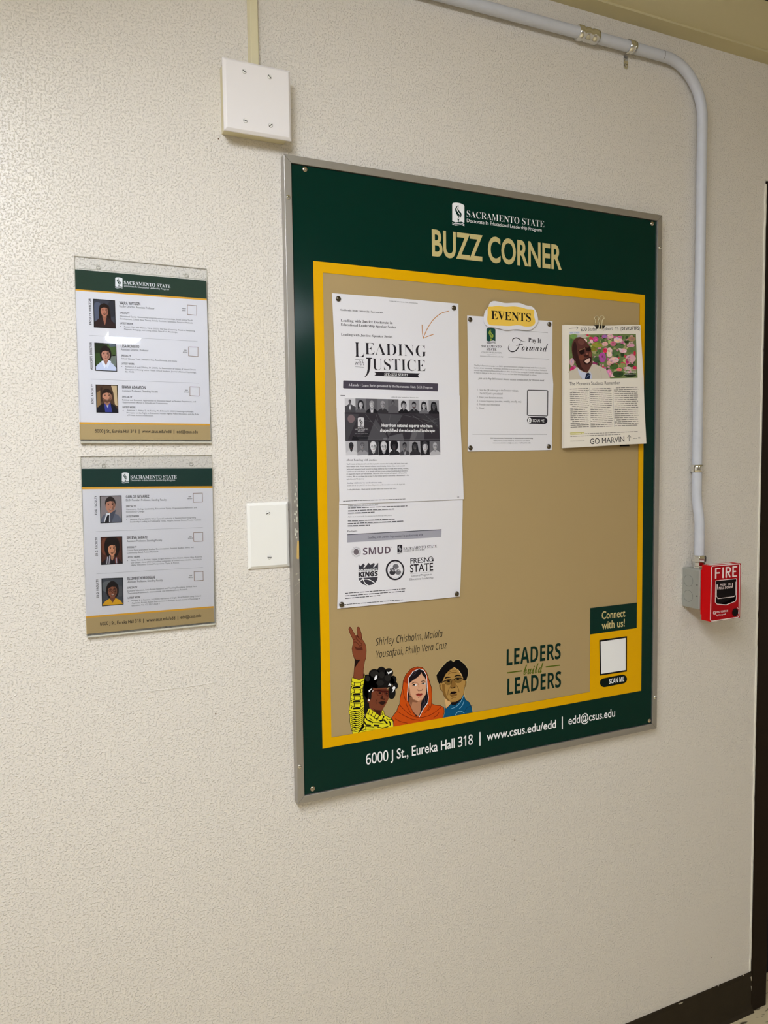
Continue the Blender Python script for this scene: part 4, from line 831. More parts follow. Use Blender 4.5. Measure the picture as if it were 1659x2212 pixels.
P.text('banner_lettering', 'r', 'SACRAMENTO', (230, 582), (441, 582), 22, gy(190), 5, 2); P.text('banner_lettering', 'r', 'STATE', (278, 613), (388, 614), 24, gy(190), 5, 2)
P.greek('banner_lettering', (230, 640), (440, 642), 12, gy(130), 4, 5); P.greek('banner_lettering', (220, 680), (460, 682), 12, gy(130), 4, 6)
P.text('banner_lettering', 'm', 'Hear from national experts who have', (658, 530), (1468, 540), 50, WHT, 6, 3, .016)
P.text('banner_lettering', 'm', 'shapeshifted the educational landscape', (633, 610), (1503, 615), 50, WHT, 6, 3, .016)
P.K(700, 840, 310)
P.greek('lettering', (190, 80), (243, 82), 12, B, 1, 2); P.text('lettering', 'r', 'Leading with Justice: Speaker Series | Sacramento State', (772, 99), (1092, 107), 10, B, 1, 2)
P.text('lettering', 'rb', 'About Leading with Justice', (258, 832), (608, 832), 21, B, 1)
for i, (t, y, xr, yr) in enumerate((('The Doctorate in Educational Leadership is proud to announce the Leading with Justice lunch-and-', 877, 965, 868), ('learn webinar series. We are honored to feature award-winning scholars whose work on racial', 905, 930, 896), ('justice and community-based research has shape-shifted the ways we think about learning, teaching,', 935, 976, 926),
        ('and theories of social change. As we grapple with how to move systems towards inclusive practices,', 963, 966, 952), ("it's imperative that we are well-informed. This series is for everyone and expands well beyond the", 992, 957, 979), ('academy. Who we are shapes how we lead. In this webinar, justice is not merely a destination; it is the', 1021, 978, 1006), ('embodiment of the journey.', 1050, 465, 1046))):
    P.text('lettering', 'r', t, (260, y), (xr, yr), 14, GR, 1, 1)
P.text('lettering', 'rb', 'Leading with Justice is a lunch-and-learn series.', (267, 1096), (672, 1089), 15, (30, 40, 84), 1, 1)
P.text('lettering', 'ri', 'Events are all 12-1 pm PST via Zoom. Register for each event below to receive the login link.', (267, 1125), (937, 1109), 14, GR, 1, 1)
P.text('lettering', 'r', 'LeadingWithJustice - Check out the recorded videos and resource links below!', (268, 1172), (840, 1156), 13, GR, 1, 1)
P.greek('lettering', (220, 1302), (946, 1277), 12, GR, 1, 8); P.greek('lettering', (1540, 1255), (1562, 1254), 11, GR, 1, 9)
P.emit()
P = Print(pl3, pg3, 0); P.K(700, 1070, 310)
for i, (y, xr, yr, x0) in enumerate(((125, 625, 112, 278), (153, 967, 128, 277), (184, 812, 162, 277), (212, 584, 198, 276), (255, 785, 236, 275), (302, 817, 280, 275), (332, 922, 303, 274), (358, 530, 350, 273))):
    if i == 4: P.text('lettering', 'ri', 'Follow us on social media for announcements about upcoming events.', (x0, y), (xr, yr), 14, GR, 1, 1)
    elif i == 0: P.text('lettering', 'r', 'Leading with Justice, Afterword and Next Steps', (x0, y), (xr, yr), 13, GR, 1, 1)
    else: P.greek('lettering', (x0, y), (xr, yr), 15, GR, 1, 20+i)
    if i not in (1, 4): P.stroke('lettering', [(x0, y+4), (xr, yr+4)], 2, GR, 1)
P.text('lettering', 'rb', 'Partners', (270, 426), (382, 421), 20, B, 1)
P.poly('grey_bar', [(268, 452), (1357, 395), (1354, 482), (266, 545)], (164, 163, 174), 1); P.poly('grey_bar', [(268, 450), (1357, 392), (1357, 400), (268, 458)], (70, 70, 78), 2)
P.text('grey_bar', 'r', 'Leading with Justice is presented in partnership with', (505, 500), (1142, 466), 25, (84, 82, 92), 2)
for (y, xr, yr) in ((1138, 938, 1086), (1168, 932, 1113), (1197, 650, 1163)): P.greek('lettering', (243, y), (xr, yr), 15, GR, 1, y)
P.greek('lettering', (232, 1268), (913, 1212), 13, GR, 1, 4)
P.K(740, 1160, 220)
SP_ = (98, 82, 94); KG = (62, 60, 68)
P.ell('utility_logo', 222, 242, 44, 50, (112, 102, 108), 1, 24); P.ring('utility_logo', 222, 242, 59, 67, 4, GR, 1, 30); P.ring('utility_logo', 222, 242, 74, 83, 2.5, GR, 1, 30)
P.text('utility_logo', 'sb', 'SMUD', (333, 291), (780, 264), 112, SP_, 1, 4); P.ring('utility_logo', 790, 168, 7, 8, 3, SP_, 1, 10)
torch(P, 'college_logo', 892, 128, 973, 272, B, gy(205), 1, -4)
P.text('college_logo', 'rb', 'SACRAMENTO STATE', (992, 210), (1538, 168), 42, B, 1); P.text('college_logo', 'r', 'COLLEGE OF EDUCATION', (992, 243), (1338, 215), 26, B, 1)
P.poly('crown_logo', [(262, 555), (262, 440), (290, 478), (340, 430), (365, 460), (335, 502), (358, 500), (425, 420), (455, 452), (510, 420), (525, 445), (495, 495), (515, 492), (580, 420), (578, 542)], KG, 1)
P.text('crown_logo', 'sb', 'SACRAMENTO', (270, 553), (567, 541), 30, WHT, 2); P.text('crown_logo', 'sb', 'KINGS', (260, 649), (573, 630), 72, B, 1, 3, .03)
P.poly('crown_logo', [(258, 668), (575, 650), (562, 700), (530, 750), (470, 780), (400, 793), (330, 770), (280, 720)], KG, 1)
P.stroke('crown_logo', [(332, 664), (345, 715), (375, 765), (420, 792)], 13, WHT, 2, smooth=3); P.stroke('crown_logo', [(275, 732), (320, 693), (395, 686), (460, 708), (530, 752)], 13, WHT, 2, smooth=3)
P.ell('seal_logo', 855, 537, 152, 167, B, 1, 36); P.ell('seal_logo', 857, 537, 126, 140, gy(232), 2, 36); P.ring('seal_logo', 857, 537, 110, 122, 3, gy(150), 3, 30)
P.ell('seal_logo', 866, 482, 48, 44, gy(112), 3, 20); P.ell('seal_logo', 812, 578, 50, 42, gy(60), 3.5, 20); P.ell('seal_logo', 905, 572, 46, 44, gy(120), 3.7, 20); P.ell('seal_logo', 812, 530, 44, 34, gy(90), 3.6, 20)
P.stroke('seal_logo', [(778, 560), (800, 512), (826, 560), (848, 510), (868, 555), (890, 508), (912, 552), (938, 500)], 9, gy(205), 4.5, smooth=3)
P.text('university_logo', 'm', 'FRESN', (1105, 432), (1402, 408), 82, B, 1, 3, .008); P.ring('university_logo', 1440, 362, 34, 40, 9, B, 1, 24)
P.ell('university_logo', 1468, 378, 18, 17, B, 2, 12); P.ell('university_logo', 1452, 352, 6, 8, B, 2, 8); P.ell('university_logo', 1468, 348, 6, 8, B, 2, 8)
P.text('university_logo', 'm', 'STATE', (1100, 577), (1475, 543), 124, B, 1, 3, .012); P.stroke('university_logo', [(1100, 599), (1475, 565)], 3, gy(130), 1)
P.text('university_logo', 'm', 'Doctoral Program in', (1122, 649), (1452, 621), 32, KG, 1); P.text('university_logo', 'm', 'Educational Leadership', (1093, 706), (1476, 676), 32, KG, 1)
P.emit()
for px, py, wd, dd in ((730.8, 645.6, 'top left', .0016), (980.3, 665.4, 'top right', .0016), (737.9, 1305.8, 'bottom left', .0042), (986.5, 1282.5, 'bottom right', .0042)):
    tack(px, py, PB+dd, M_pewter, 'dark domed thumbtack in the %s corner of the tall white notice' % wd)

# ------------------------------------------------------------------ events flyer and its heading cut-out
fly = empty('event_flyer', (0.94, -PB, 1.52), 'white letter-size flyer with green torch emblem under the yellow cut-out', 'flyer')
plE = Plane(PB+0.0014)
pgE, _ = page([(1009.3, 681.5), (1100, 687.5), (1193.4, 693.8), (1192.8, 800), (1195.3, 830), (1191.8, 972.1), (1100, 974.2), (1010.1, 975.2), (1012, 850), (1010.5, 760)], plE, 'page', fly)
P = Print(plE, pgE, 0); P.K(990, 640, 220, 1390)
torch(P, 'emblem', 384, 428, 507, 640, (28, 72, 62), (158, 178, 70), 1, 8, waves=GR)
P.text('lettering', 'r', 'SACRAMENTO', (316, 695), (587, 703), 32, B, 1); P.text('lettering', 'r', 'STATE', (385, 738), (522, 743), 32, B, 1); P.text('lettering', 'm', 'COLLEGE OF EDUCATION', (318, 774), (588, 781), 19, GR, 1, 2)
P.stroke('lettering', [(390, 793), (520, 797)], 2, gy(150), 1); P.text('lettering', 'ri', 'Doctorate in Educational Leadership', (297, 822), (611, 833), 16, GR, 1, 2)
def dots(a, b, n):
    P.dn = getattr(P, 'dn', 0)+1
    for i in range(n):
        t = i/n; u = (i+.55)/n
        P.stroke('dotted_rule#%d' % P.dn, [(a[0]+(b[0]-a[0])*t, a[1]+(b[1]-a[1])*t), (a[0]+(b[0]-a[0])*u, a[1]+(b[1]-a[1])*u)], 7, gy(120), 1)
dots((760, 465), (1225, 498), 34); dots((685, 832), (1243, 860), 40); dots((195, 1883), (1213, 1885), 70)
P.text('script_lettering', 'rb', 'Pay It', (955, 625), (1130, 637), 60, B, 1, 4)
P.stroke('script_lettering', [(760, 630), (738, 610), (745, 585), (790, 568), (835, 585), (870, 612), (918, 618)], 12, B, 1, taper=True, smooth=5)
P.stroke('script_lettering', [(862, 598), (838, 650), (815, 705), (780, 745), (730, 756), (692, 735), (683, 695), (700, 648)], 15, B, 1, taper=True, smooth=5)
P.stroke('script_lettering', [(790, 672), (830, 664), (880, 660)], 9, B, 1)
P.text('script_lettering', 'sc', 'orward', (865, 742), (1224, 757), 118, B, 1, 4, -.004)
for t, a, b in (('The Pay-It-Forward campaign is an Ed.D. sponsored donation campaign to invest in the future education', (217, 951), (1193, 988)), ('leaders of our community. Achieving a doctorate is no easy task, without any financial burdens. Without fi-', (217, 985), (1208, 1022)), ('nancial help, unexpected financial hurdles can often derail the best among us. Consider a donation to those', (217, 1018), (1223, 1058)), ('in need to help get to the place in their careers we have been fortunate enough to achieve.', (217, 1050), (1070, 1086))):
    P.text('lettering', 'm', t, a, b, 19, GR, 1, 2)
P.text('lettering', 'mi', 'Join us to Pay-It-Forward. Secure access to education for those in need.', (270, 1132), (1175, 1161), 24, B, 1, 2, .01)
for st, t, a, b in (('m', '1.', (258, 1289), (272, 1289)), ('m', 'Scan the QR code to go to the Donation webpage.', (292, 1291), (820, 1300)), ('mi', 'The Ed.D. fund is pre-selected', (292, 1338), (605, 1344)), ('m', '2.', (254, 1388), (273, 1388)), ('m', 'Enter your donation amount.', (290, 1390), (608, 1396)), ('m', '3.', (253, 1438), (272, 1438)), ('m', 'Choose frequency (one-time, monthly, annually, etc.)', (289, 1441), (858, 1450)), ('m', '4.', (251, 1487), (271, 1487)), ('m', 'Provide your information', (288, 1488), (567, 1493)), ('m', '5.', (250, 1539), (269, 1539)), ('m', 'Done!', (287, 1540), (353, 1541))):
    P.text('lettering', st, t, a, b, 26, (66, 62, 68), 1, 2)
P.stroke('code_frame', [(952, 1280), (1216, 1287), (1221, 1294), (1217, 1628), (1210, 1634), (948, 1626), (941, 1618), (945, 1286)], 11, B, 1, closed=True)
capsule('scan_button', (985, 1693), (1170, 1698), 47, B, 1); P.ell('scan_button', 974, 1694, 24, 38, WHT, 2, 18); P.rect('scan_button', 965, 1672, 984, 1716, B, 3); P.rect('scan_button', 969, 1680, 980, 1708, WHT, 4)
P.text('scan_button', 'm', 'SCAN ME', (1015, 1714), (1173, 1719), 36, WHT, 2, 3)
P.text('lettering', 'sb', 'CSU Sacramento, Doctorate in Educational Leadership', (436, 1944), (1016, 1946), 18, B, 1, 2)
P.text('lettering', 'm', '6000 J Street, Eureka Hall 318, Sacramento, CA 95819', (482, 1978), (975, 1979), 16, GR, 1, 2)
P.text('lettering', 's', 'www.csus.edu/edd | edd@csus.edu | +1 (916) 278-2282', (470, 2010), (985, 2010), 16, GR, 1, 2)
P.emit()
for px, py, wd in ((1015.3, 690.3, 'top left'), (1186.3, 700.6, 'top right'), (1016.1, 967.6, 'bottom left'), (1185, 964.5, 'bottom right')):
    tack(px, py, PB+.0014, M_pewter, 'dark domed thumbtack in the %s corner of the flyer below the yellow cut-out' % wd)
cut = empty('heading_cutout', (0.945, -PB, 1.75), 'wavy paper cut-out with black capitals on yellow, above the flyer', 'sign')
plC = Plane(PB+0.0045); kk = lambda q: (990+q[0]*220/1390, 640+q[1]*220/1390)
def smooth_loop(P_, n=4):
    o = []; N_ = len(P_)
    for i in range(N_):
        a, b, z, e = P_[i], P_[(i+1) % N_], P_[i-1], P_[(i+2) % N_]
        for k in range(n):
            t = k/n; o.append(tuple(0.5*(2*a[j]+(b[j]-z[j])*t+(2*z[j]-5*a[j]+4*b[j]-e[j])*t*t+(3*a[j]-z[j]-3*b[j]+e[j])*t**3) for j in (0, 1)))
    return o
ol = smooth_loop([(350, 260), (375, 190), (410, 150), (428, 95), (480, 65), (560, 75), (640, 92), (760, 88), (840, 92), (920, 122), (1000, 138), (1050, 185), (1080, 260), (1088, 340), (1050, 410), (990, 455), (900, 462), (780, 450), (650, 465), (560, 440), (470, 425), (400, 415), (352, 350)])
pgC, _ = page([kk(q) for q in ol], plC, 'paper', cut)
P = Print(plC, pgC, 0); P.K(990, 640, 220, 1390)
P.poly('yellow_field', smooth_loop([(405, 150), (470, 140), (540, 130), (640, 142), (760, 138), (860, 152), (940, 175), (1030, 187), (1035, 270), (1050, 350), (1020, 400), (930, 415), (820, 395), (700, 405), (560, 400), (430, 390), (395, 330), (400, 240)]), (242, 200, 84), 1)
P.text('lettering', 'rb', 'EVENTS', (450, 310), (990, 347), 113, BLK, 2, 4)
P.emit()

# ------------------------------------------------------------------ magazine page, binder clips
mag = empty('magazine_page', (1.26, -PB, 1.55), 'magazine pages with a photo of a laughing man before pink flowers', 'magazine')
x0m = Plane(.02).at(1218, 703)
plM = Plane(PB+0.0042, a=0.035, b=0.03, x0=x0m[0], z0=x0m[1])
plM0 = Plane(PB+0.0012, a=0.028, b=0.016, x0=x0m[0], z0=x0m[1])
Km = (1190, 670, 230/1590); km = lambda q: (Km[0]+q[0]*Km[2], Km[1]+q[1]*Km[2])
page([km(q) for q in ((168, 224), (600, 232), (1330, 226), (1380, 1000), (1400, 1985), (800, 2030), (164, 2062), (170, 1100))], plM0, 'back_page', mag, M_mag)
plM1 = Plane(PB+0.0030, a=0.032, b=0.024, x0=x0m[0], z0=x0m[1])
page([km(q) for q in ((185, 221), (600, 236), (1334, 224), (1385, 1000), (1412, 1990), (800, 2030), (181, 2061), (187, 1100))], plM1, 'middle_page', mag, M_mag)
pgM, _ = page([km(q) for q in ((197, 218), (420, 226), (640, 240), (800, 240), (1000, 226), (1180, 220), (1338, 224), (1352, 600), (1385, 1200), (1426, 1992), (1000, 2010), (700, 2030), (197, 2060), (199, 1100))], plM, 'front_page', mag, M_mag)
P = Print(plM, pgM, 0); P.K(1220, 680, 180)
PH = 'printed_photo'
P.poly(PH, [(92, 395), (1415, 380), (1450, 1255), (88, 1290)], (112, 128, 78), 1)
r = random.Random(11)
pal = [(222, 170, 180), (206, 140, 160), (120, 140, 84), (84, 110, 60), (60, 84, 48), (196, 96, 150), (168, 160, 110), (236, 200, 200), (180, 190, 120), (52, 66, 40), (214, 60, 90)]
for i in range(330):
    x = r.uniform(110, 1400); y = r.uniform(410, 1230)
    if x < 620 and y > 440 and x+0 < 560: 
        if r.random() < .6: continue
    c = r.choice(pal); ry = r.uniform(14, 42); rx = ry*r.uniform(.7, 1.6)
    if x+rx > 1405 or x-rx < 95 or y+ry > 1245 or y-ry < 398: continue
    P.ell(PH, x, y, rx, ry, c, 1.5+(i % 12)*.12, 9, r.uniform(0, 3))
for (x, y, rx, ry, c) in ((180, 430, 80, 50, (130, 160, 90)), (330, 430, 120, 40, (196, 190, 176)), (450, 408, 26, 20, (214, 40, 80)), (610, 485, 55, 50, (214, 80, 150)), (800, 430, 55, 36, (176, 110, 180)), (900, 430, 70, 45, (232, 184, 190)), (1055, 500, 85, 58, (238, 206, 206)), (1090, 450, 50, 30, (216, 110, 170)), (960, 575, 58, 50, (206, 110, 140)), (640, 600, 110, 55, (150, 156, 60)), (570, 680, 60, 50, (128, 132, 50)), (800, 580, 60, 45, (226, 176, 170)), (1110, 620, 80, 50, (96, 122, 74)), (1310, 610, 80, 36, (216, 160, 176)), (1230, 540, 50, 30, (54, 70, 34)), (1330, 480, 80, 50, (176, 140, 104)),
        (800, 712, 48, 46, (222, 44, 84)), (890, 750, 62, 100, (238, 206, 198)), (745, 850, 72, 100, (180, 80, 166)), (990, 760, 60, 70, (86, 116, 70)), (1160, 715, 75, 45, (234, 186, 194)), (1310, 700, 80, 50, (98, 120, 70)), (640, 900, 70, 70, (70, 96, 56)), (1310, 870, 105, 80, (222, 174, 180)), (980, 900, 100, 60, (236, 190, 192)), (1245, 920, 38, 52, (216, 50, 120)), (1390, 770, 22, 50, (206, 50, 80)), (890, 960, 60, 50, (224, 170, 160)), (980, 1030, 90, 60, (76, 106, 52)), (1150, 1010, 60, 50, (150, 160, 90)), (600, 970, 50, 36, (160, 60, 110)), (1390, 1060, 40, 46, (214, 52, 94)), (1260, 1060, 60, 35, (226, 190, 190)), (880, 1160, 55, 80, (226, 140, 180)), (1080, 1090, 60, 35, (236, 130, 120)), (1060, 1180, 110, 62, (54, 80, 44)), (1300, 1200, 120, 40, (40, 56, 34)), (1310, 1010, 70, 36, (60, 76, 44)), (140, 940, 48, 80, (214, 170, 176)), (150, 1090, 48, 60, (206, 50, 110)), (130, 560, 34, 90, (84, 120, 66))):
    P.ell(PH, x, y, rx, ry, c, 3.2, 14)
    for k in range(4): P.ell(PH, x+r.uniform(-.6, .6)*rx, y+r.uniform(-.6, .6)*ry, rx*.3, ry*.28, tuple(min(255, max(0, int(v*r.uniform(.8, 1.2)))) for v in c), 3.4, 8)
mg = 'printed_photo'
P.poly(mg, smooth_loop([(90, 1165), (170, 1095), (250, 1045), (330, 1110), (430, 1150), (480, 1090), (540, 990), (640, 1000), (780, 1070), (860, 1170), (903, 1270)], 3)[:-6]+[(903, 1271), (89, 1288)], (206, 196, 180), 4)
P.stroke(mg, [(240, 1060), (290, 1180), (340, 1284)], 5, (150, 138, 124), 4.5); P.stroke(mg, [(690, 1060), (720, 1140), (730, 1270)], 4, (176, 166, 150), 4.5)
P.poly(mg, [(245, 1060), (330, 1130), (440, 1160), (405, 1280), (345, 1283), (280, 1180)], (202, 206, 226), 4.6)
P.poly(mg, [(470, 1160), (500, 1120), (535, 1200), (530, 1276), (485, 1278)], (196, 200, 220), 4.6)
P.poly(mg, [(425, 1168), (468, 1150), (512, 1185), (492, 1279), (398, 1280)], (24, 34, 62), 4.9)
for k in range(3): P.stroke(mg, [(425+18*k, 1262-16*k), (465+14*k, 1200-4*k)], 4, (130, 150, 180), 5)
head = [(135, 650), (148, 560), (200, 480), (280, 445), (350, 462), (420, 530), (480, 610), (518, 690), (538, 770), (546, 860), (540, 960), (520, 1030), (490, 1080), (465, 1130), (430, 1152), (330, 1112), (250, 1042), (212, 960), (172, 880), (150, 800), (138, 720)]
P.poly(mg, smooth_loop(head, 3), (92, 52, 46), 5.2)
P.poly(mg, smooth_loop([(150, 640), (200, 520), (240, 640), (250, 760), (290, 900), (330, 1040), (400, 1120), (330, 1100), (240, 1020), (200, 900), (155, 780)], 2), (56, 30, 28), 5.4)
P.ell(mg, 325, 540, 70, 58, (114, 69, 61), 5.4, 18, .4); P.ell(mg, 330, 850, 60, 50, (118, 66, 50), 5.4, 16); P.ell(mg, 505, 790, 26, 50, (128, 72, 56), 5.4, 14)
P.poly(mg, [(180, 800), (150, 800), (160, 860), (215, 950), (225, 900)], (70, 36, 32), 5.5); P.ell(mg, 205, 940, 8, 10, (220, 200, 170), 5.7, 8)
P.poly(mg, [(285, 722), (385, 685), (395, 768), (325, 792), (290, 772)], (34, 16, 14), 5.8); P.poly(mg, [(415, 672), (505, 640), (524, 700), (470, 732), (425, 722)], (34, 16, 14), 5.8)
P.stroke(mg, [(262, 712), (385, 668), (510, 628)], 12, (48, 26, 18), 5.9); P.stroke(mg, [(280, 708), (385, 672), (400, 660)], 5, (206, 170, 120), 6)
P.poly(mg, [(380, 810), (430, 770), (470, 800), (480, 830), (430, 845), (390, 835)], (60, 30, 26), 5.8); P.ell(mg, 440, 775, 26, 22, (150, 92, 76), 5.9, 12)
P.poly(mg, smooth_loop([(365, 920), (430, 872), (510, 842), (525, 900), (500, 960), (440, 990), (400, 985)], 3), (40, 16, 16), 5.8)
P.poly(mg, smooth_loop([(392, 925), (440, 885), (495, 862), (503, 900), (470, 955), (425, 962)], 3), (228, 192, 180), 6)
for k in range(4): P.text(mg, 'm', 'photograph'[:6+k], (1300-30*k, 1095+30*k), (1420, 1090+30*k), 12, (236, 230, 220), 6.2, 1) if False else P.greek(mg, (1200-25*(k % 2), 1100+30*k), (1418, 1094+30*k), 15, (236, 230, 220), 6.2, 60+k)
P.o = Km
P.poly('caption_tab', [(272, 322), (430, 316), (436, 352), (270, 360)], (222, 220, 226), 1); P.text('caption_tab', 'm', 'Why I Teach', (286, 350), (420, 345), 22, (106, 142, 200), 2, 2)
P.text('lettering', 'm', 'The Moments Students Remember', (280, 1124), (1032, 1107), 50, B, 1)
for x0_, x1_, y0_, y1_, n_, sd in ((284, 565, 1180, 1752, 21, 1), (586, 912, 1178, 1745, 21, 50), (942, 1305, 1162, 1730, 20, 90)):
    for i in range(n_):
        y = y0_+(y1_-y0_)*i/(n_-1); dx = 10*i/n_
        e = x1_-random.Random(sd+i).choice((0, 8, 25, 60 if i % 6 == 5 else 12))
        P.greek('body_print', (x0_+dx+(28 if (i+sd) % 8 == 2 else 0), y+5), (e+dx, y-7), 17, (96, 90, 88), 1, sd+i)
for a, b in (((577, 1160), (590, 1750)), ((928, 1158), (945, 1745))): P.stroke('body_print', [a, b], 3, gy(170), 1)
P.poly('highlight_block', [(288, 1826), (496, 1818), (497, 1853), (290, 1863)], (206, 198, 128), 1); P.greek('highlight_block', (300, 1856), (488, 1848), 26, (236, 230, 190), 2, 3)
P.greek('body_print', (505, 1852), (1295, 1818), 15, (96, 90, 88), 1, 7); P.greek('body_print', (290, 1890), (1045, 1860), 15, (96, 90, 88), 1, 8); P.greek('body_print', (290, 1960), (500, 1955), 12, (120, 112, 108), 1, 9); P.greek('body_print', (1225, 1922), (1290, 1918), 10, (120, 112, 108), 1, 10)
P.text('lettering', 'sb', '11', (1305, 1918), (1330, 1917), 24, B, 1)
INK = (24, 22, 28)
P.stroke('handwriting', [(270, 274), (330, 268), (402, 266)], 6, INK, 1); P.stroke('handwriting', [(382, 244), (405, 265), (384, 290)], 6, INK, 1)
P.text('handwriting', 'm', 'EDD Studen', (450, 312), (685, 306), 50, INK, 1, 3); P.text('handwriting', 'm', 'cohort', (778, 304), (925, 298), 54, INK, 1, 3)
P.text('handwriting', 'm', '15', (962, 302), (1010, 299), 46, INK, 1, 3); P.text('handwriting', 'sb', '(D15RUPTRS)', (1040, 300), (1330, 292), 52, INK, 1, 3)
P.text('handwriting#2', 'm', 'GO MARVIN', (588, 2003), (1097, 1966), 84, INK, 1, 3)
P.stroke('handwriting#2', [(1170, 1958), (1166, 1866)], 7, INK, 1); P.stroke('handwriting#2', [(1140, 1908), (1166, 1866), (1194, 1898)], 7, INK, 1)
P.emit()
# binder clip at the top of the magazine page
K4 = lambda q: (1220+q[0]*180/1659, 680+q[1]*180/1659)
plq = Plane(PB+0.0075)
cl = empty('binder_clip', (plq.at(*K4((690, 300)))[0], -PB, plq.at(*K4((690, 300)))[1]), 'black binder clip with wire handles on top of the magazine page', 'binder clip')
c0 = plq.at(*K4((600, 207))); c1 = plq.at(*K4((782, 205))); c2 = plq.at(*K4((752, 302))); c3 = plq.at(*K4((640, 302)))
w0 = (c1[0]-c0[0]); zt = c0[1]; zb = c3[1]; xa, xb = c0[0], c1[0]
# wedge: flat spine plate on top, two jaws closing downwards
mb = MB(); yb0, yf0 = -(PB+0.0004), -(PB+0.0115)
vs = [(xa+.001, yb0, zt), (xb, yb0, zt), (xb, yf0, zt), (xa+.001, yf0, zt), (xa+.004, -(PB+.0062), zb), (xb-.002, -(PB+.0062), zb), (xa+.004, -(PB+.0004), zb), (xb-.002, -(PB+.0004), zb)]
mb.add(vs, [(0, 1, 2, 3), (3, 2, 5, 4), (1, 0, 6, 7), (0, 3, 4, 6), (2, 1, 7, 5), (4, 5, 7, 6)], M_clip); mb.build('clip_body', cl, 0.0004)
def wire(parent, pts, r_=0.0008):
    mb = MB(); tube(mb, pts, r_, M_wire, 8); mb.build('wire_handle', parent)
xm = (xa+xb)/2
def hand(y0, y1, up, x_, dn):
    hw = 0.0062; n = 10
    L_ = [(x_-hw*.75, y0, zt-dn), (x_-hw*.55, y0-(0.0006 if y1 < y0 else -.0006), zt), (x_-hw*.55, (y0+y1)/2, zt+up*.55)]
    arc = [(x_-hw*math.cos(math.pi*i/n), y1, zt+up*.72+up*.28*math.sin(math.pi*i/n)) for i in range(n+1)]
    R_ = [(x_+hw*.55, (y0+y1)/2, zt+up*.55), (x_+hw*.55, y0-(0.0006 if y1 < y0 else -.0006), zt), (x_+hw*.75, y0, zt-dn)]
    return L_+arc+R_
wire(cl, hand(-(PB+.0108), -(PB+.016), 0.0200, xm-.0005, 0.009)); wire(cl, hand(-(PB+.0016), -(PB+.0012), 0.0215, xm-.0025, 0.000))
# second clip, showing under the lower edge
pc = Plane(PB+0.004); a = pc.at(*km((1045, 1990))); b = pc.at(*km((1165, 1985))); zt2 = a[1]+.008; zb2 = pc.at(*km((1100, 2034)))[1]
c2_ = empty('binder_clip', ((a[0]+b[0])/2, -PB, zb2), 'black binder clip mostly hidden under the bottom edge of the magazine page', 'binder clip')
mb = MB(); vs = [(a[0]+.002, -(PB+.0003), zt2), (b[0]-.002, -(PB+.0003), zt2), (b[0], -(PB+.0004), zb2), (a[0], -(PB+.0004), zb2), (a[0]+.002, -(PB+.0022), zt2), (b[0]-.002, -(PB+.0022), zt2), (b[0], -(PB+.0068), zb2), (a[0], -(PB+.0068), zb2)]
mb.add(vs, [(0, 1, 2, 3), (7, 6, 5, 4), (0, 4, 5, 1), (3, 2, 6, 7), (0, 3, 7, 4), (1, 5, 6, 2)], M_clip); mb.build('clip_body', c2_, 0.0003)

# ------------------------------------------------------------------ junction box with blank cover and the raceway above
jx0, jx1, jz0, jz1 = 0.3408, 0.4550, 2.0758, 2.1870
jb = empty('junction_box', ((jx0+jx1)/2, 0, jz0), 'square white junction box with blank cover high on the wall', 'junction box')
mb = MB(); mb.box(jx0, jx1, -0.0315, 0, jz0, jz1, M_cream); mb.build('box_body', jb, 0.001)
def cover(name, x0, x1, z0, z1, d0, d1, ins, m, parent):
    mb = MB()
    vs = [(x0, -d0, z0), (x1, -d0, z0), (x1, -d0, z1), (x0, -d0, z1)]
    k = d0+(d1-d0)*.45
    vs += [(x0, -k, z0), (x1, -k, z0), (x1, -k, z1), (x0, -k, z1), (x0+ins, -d1, z0+ins), (x1-ins, -d1, z0+ins), (x1-ins, -d1, z1-ins), (x0+ins, -d1, z1-ins)]
    fs = [(3, 2, 1, 0), (8, 9, 10, 11)]
    for i in range(4):
        j = (i+1) % 4; fs += [(i, j, j+4, i+4), (i+4, j+4, j+8, i+8)]
    mb.add(vs, fs, m); return mb.build(name, parent, 0.0007, 3)
cover('cover_plate', 0.3368, 0.4585, 2.0700, 2.1912, 0.0316, 0.0385, 0.0045, M_plate, jb)
def screw(x, z, d, ang, parent, r_=0.0036, m=None):
    mb = MB(); lathe(mb, (x, -d, z), (0, -1, 0), [(0, r_*1.06), (.00045, r_*1.06)], M_rimshade, 18); lathe(mb, (x, -d, z), (0, -1, 0), [(0, r_), (.0008, r_), (.0013, r_*.8)], m or M_plateivory, 18)
    c, s_ = math.cos(ang), math.sin(ang); L_ = r_*1.0; w_ = r_*.17
    q = [(x+c*a+s_*-b, z+s_*a+c*b) for a, b in ((-L_, -w_), (L_, -w_), (L_, w_), (-L_, w_))]
    prism(mb, q, d+.0005, d+.00145, M_slot); mb.build('screw', parent)
pj = Plane(0.0385)
for (cx_, cy__, an) in ((607, 446, -.55), (984, 525, -.75), (622, 1180, -.25), (1000, 1250, .7)):
    x, z = pj.at(440+cx_*240/1659, 90+cy__*240/1659); screw(x, z, 0.0383, an, jb)
rw = empty('cable_raceway', (0.401, 0, 2.19), 'narrow cream cable raceway running up from the junction box', 'raceway')
mb = MB(); vs0 = [(.3918, 0), (.3945, -.0118), (.4085, -.0118), (.4112, 0)]
vs = [(x, y, 2.1875) for x, y in vs0]+[(x, y, 2.467) for x, y in vs0]
mb.add(vs, [(0, 3, 2, 1), (4, 5, 6, 7)]+[(i, (i+1) % 4, (i+1) % 4+4, i+4) for i in range(4)], M_cream); mb.build('channel_cover', rw, 0.0012, 3)
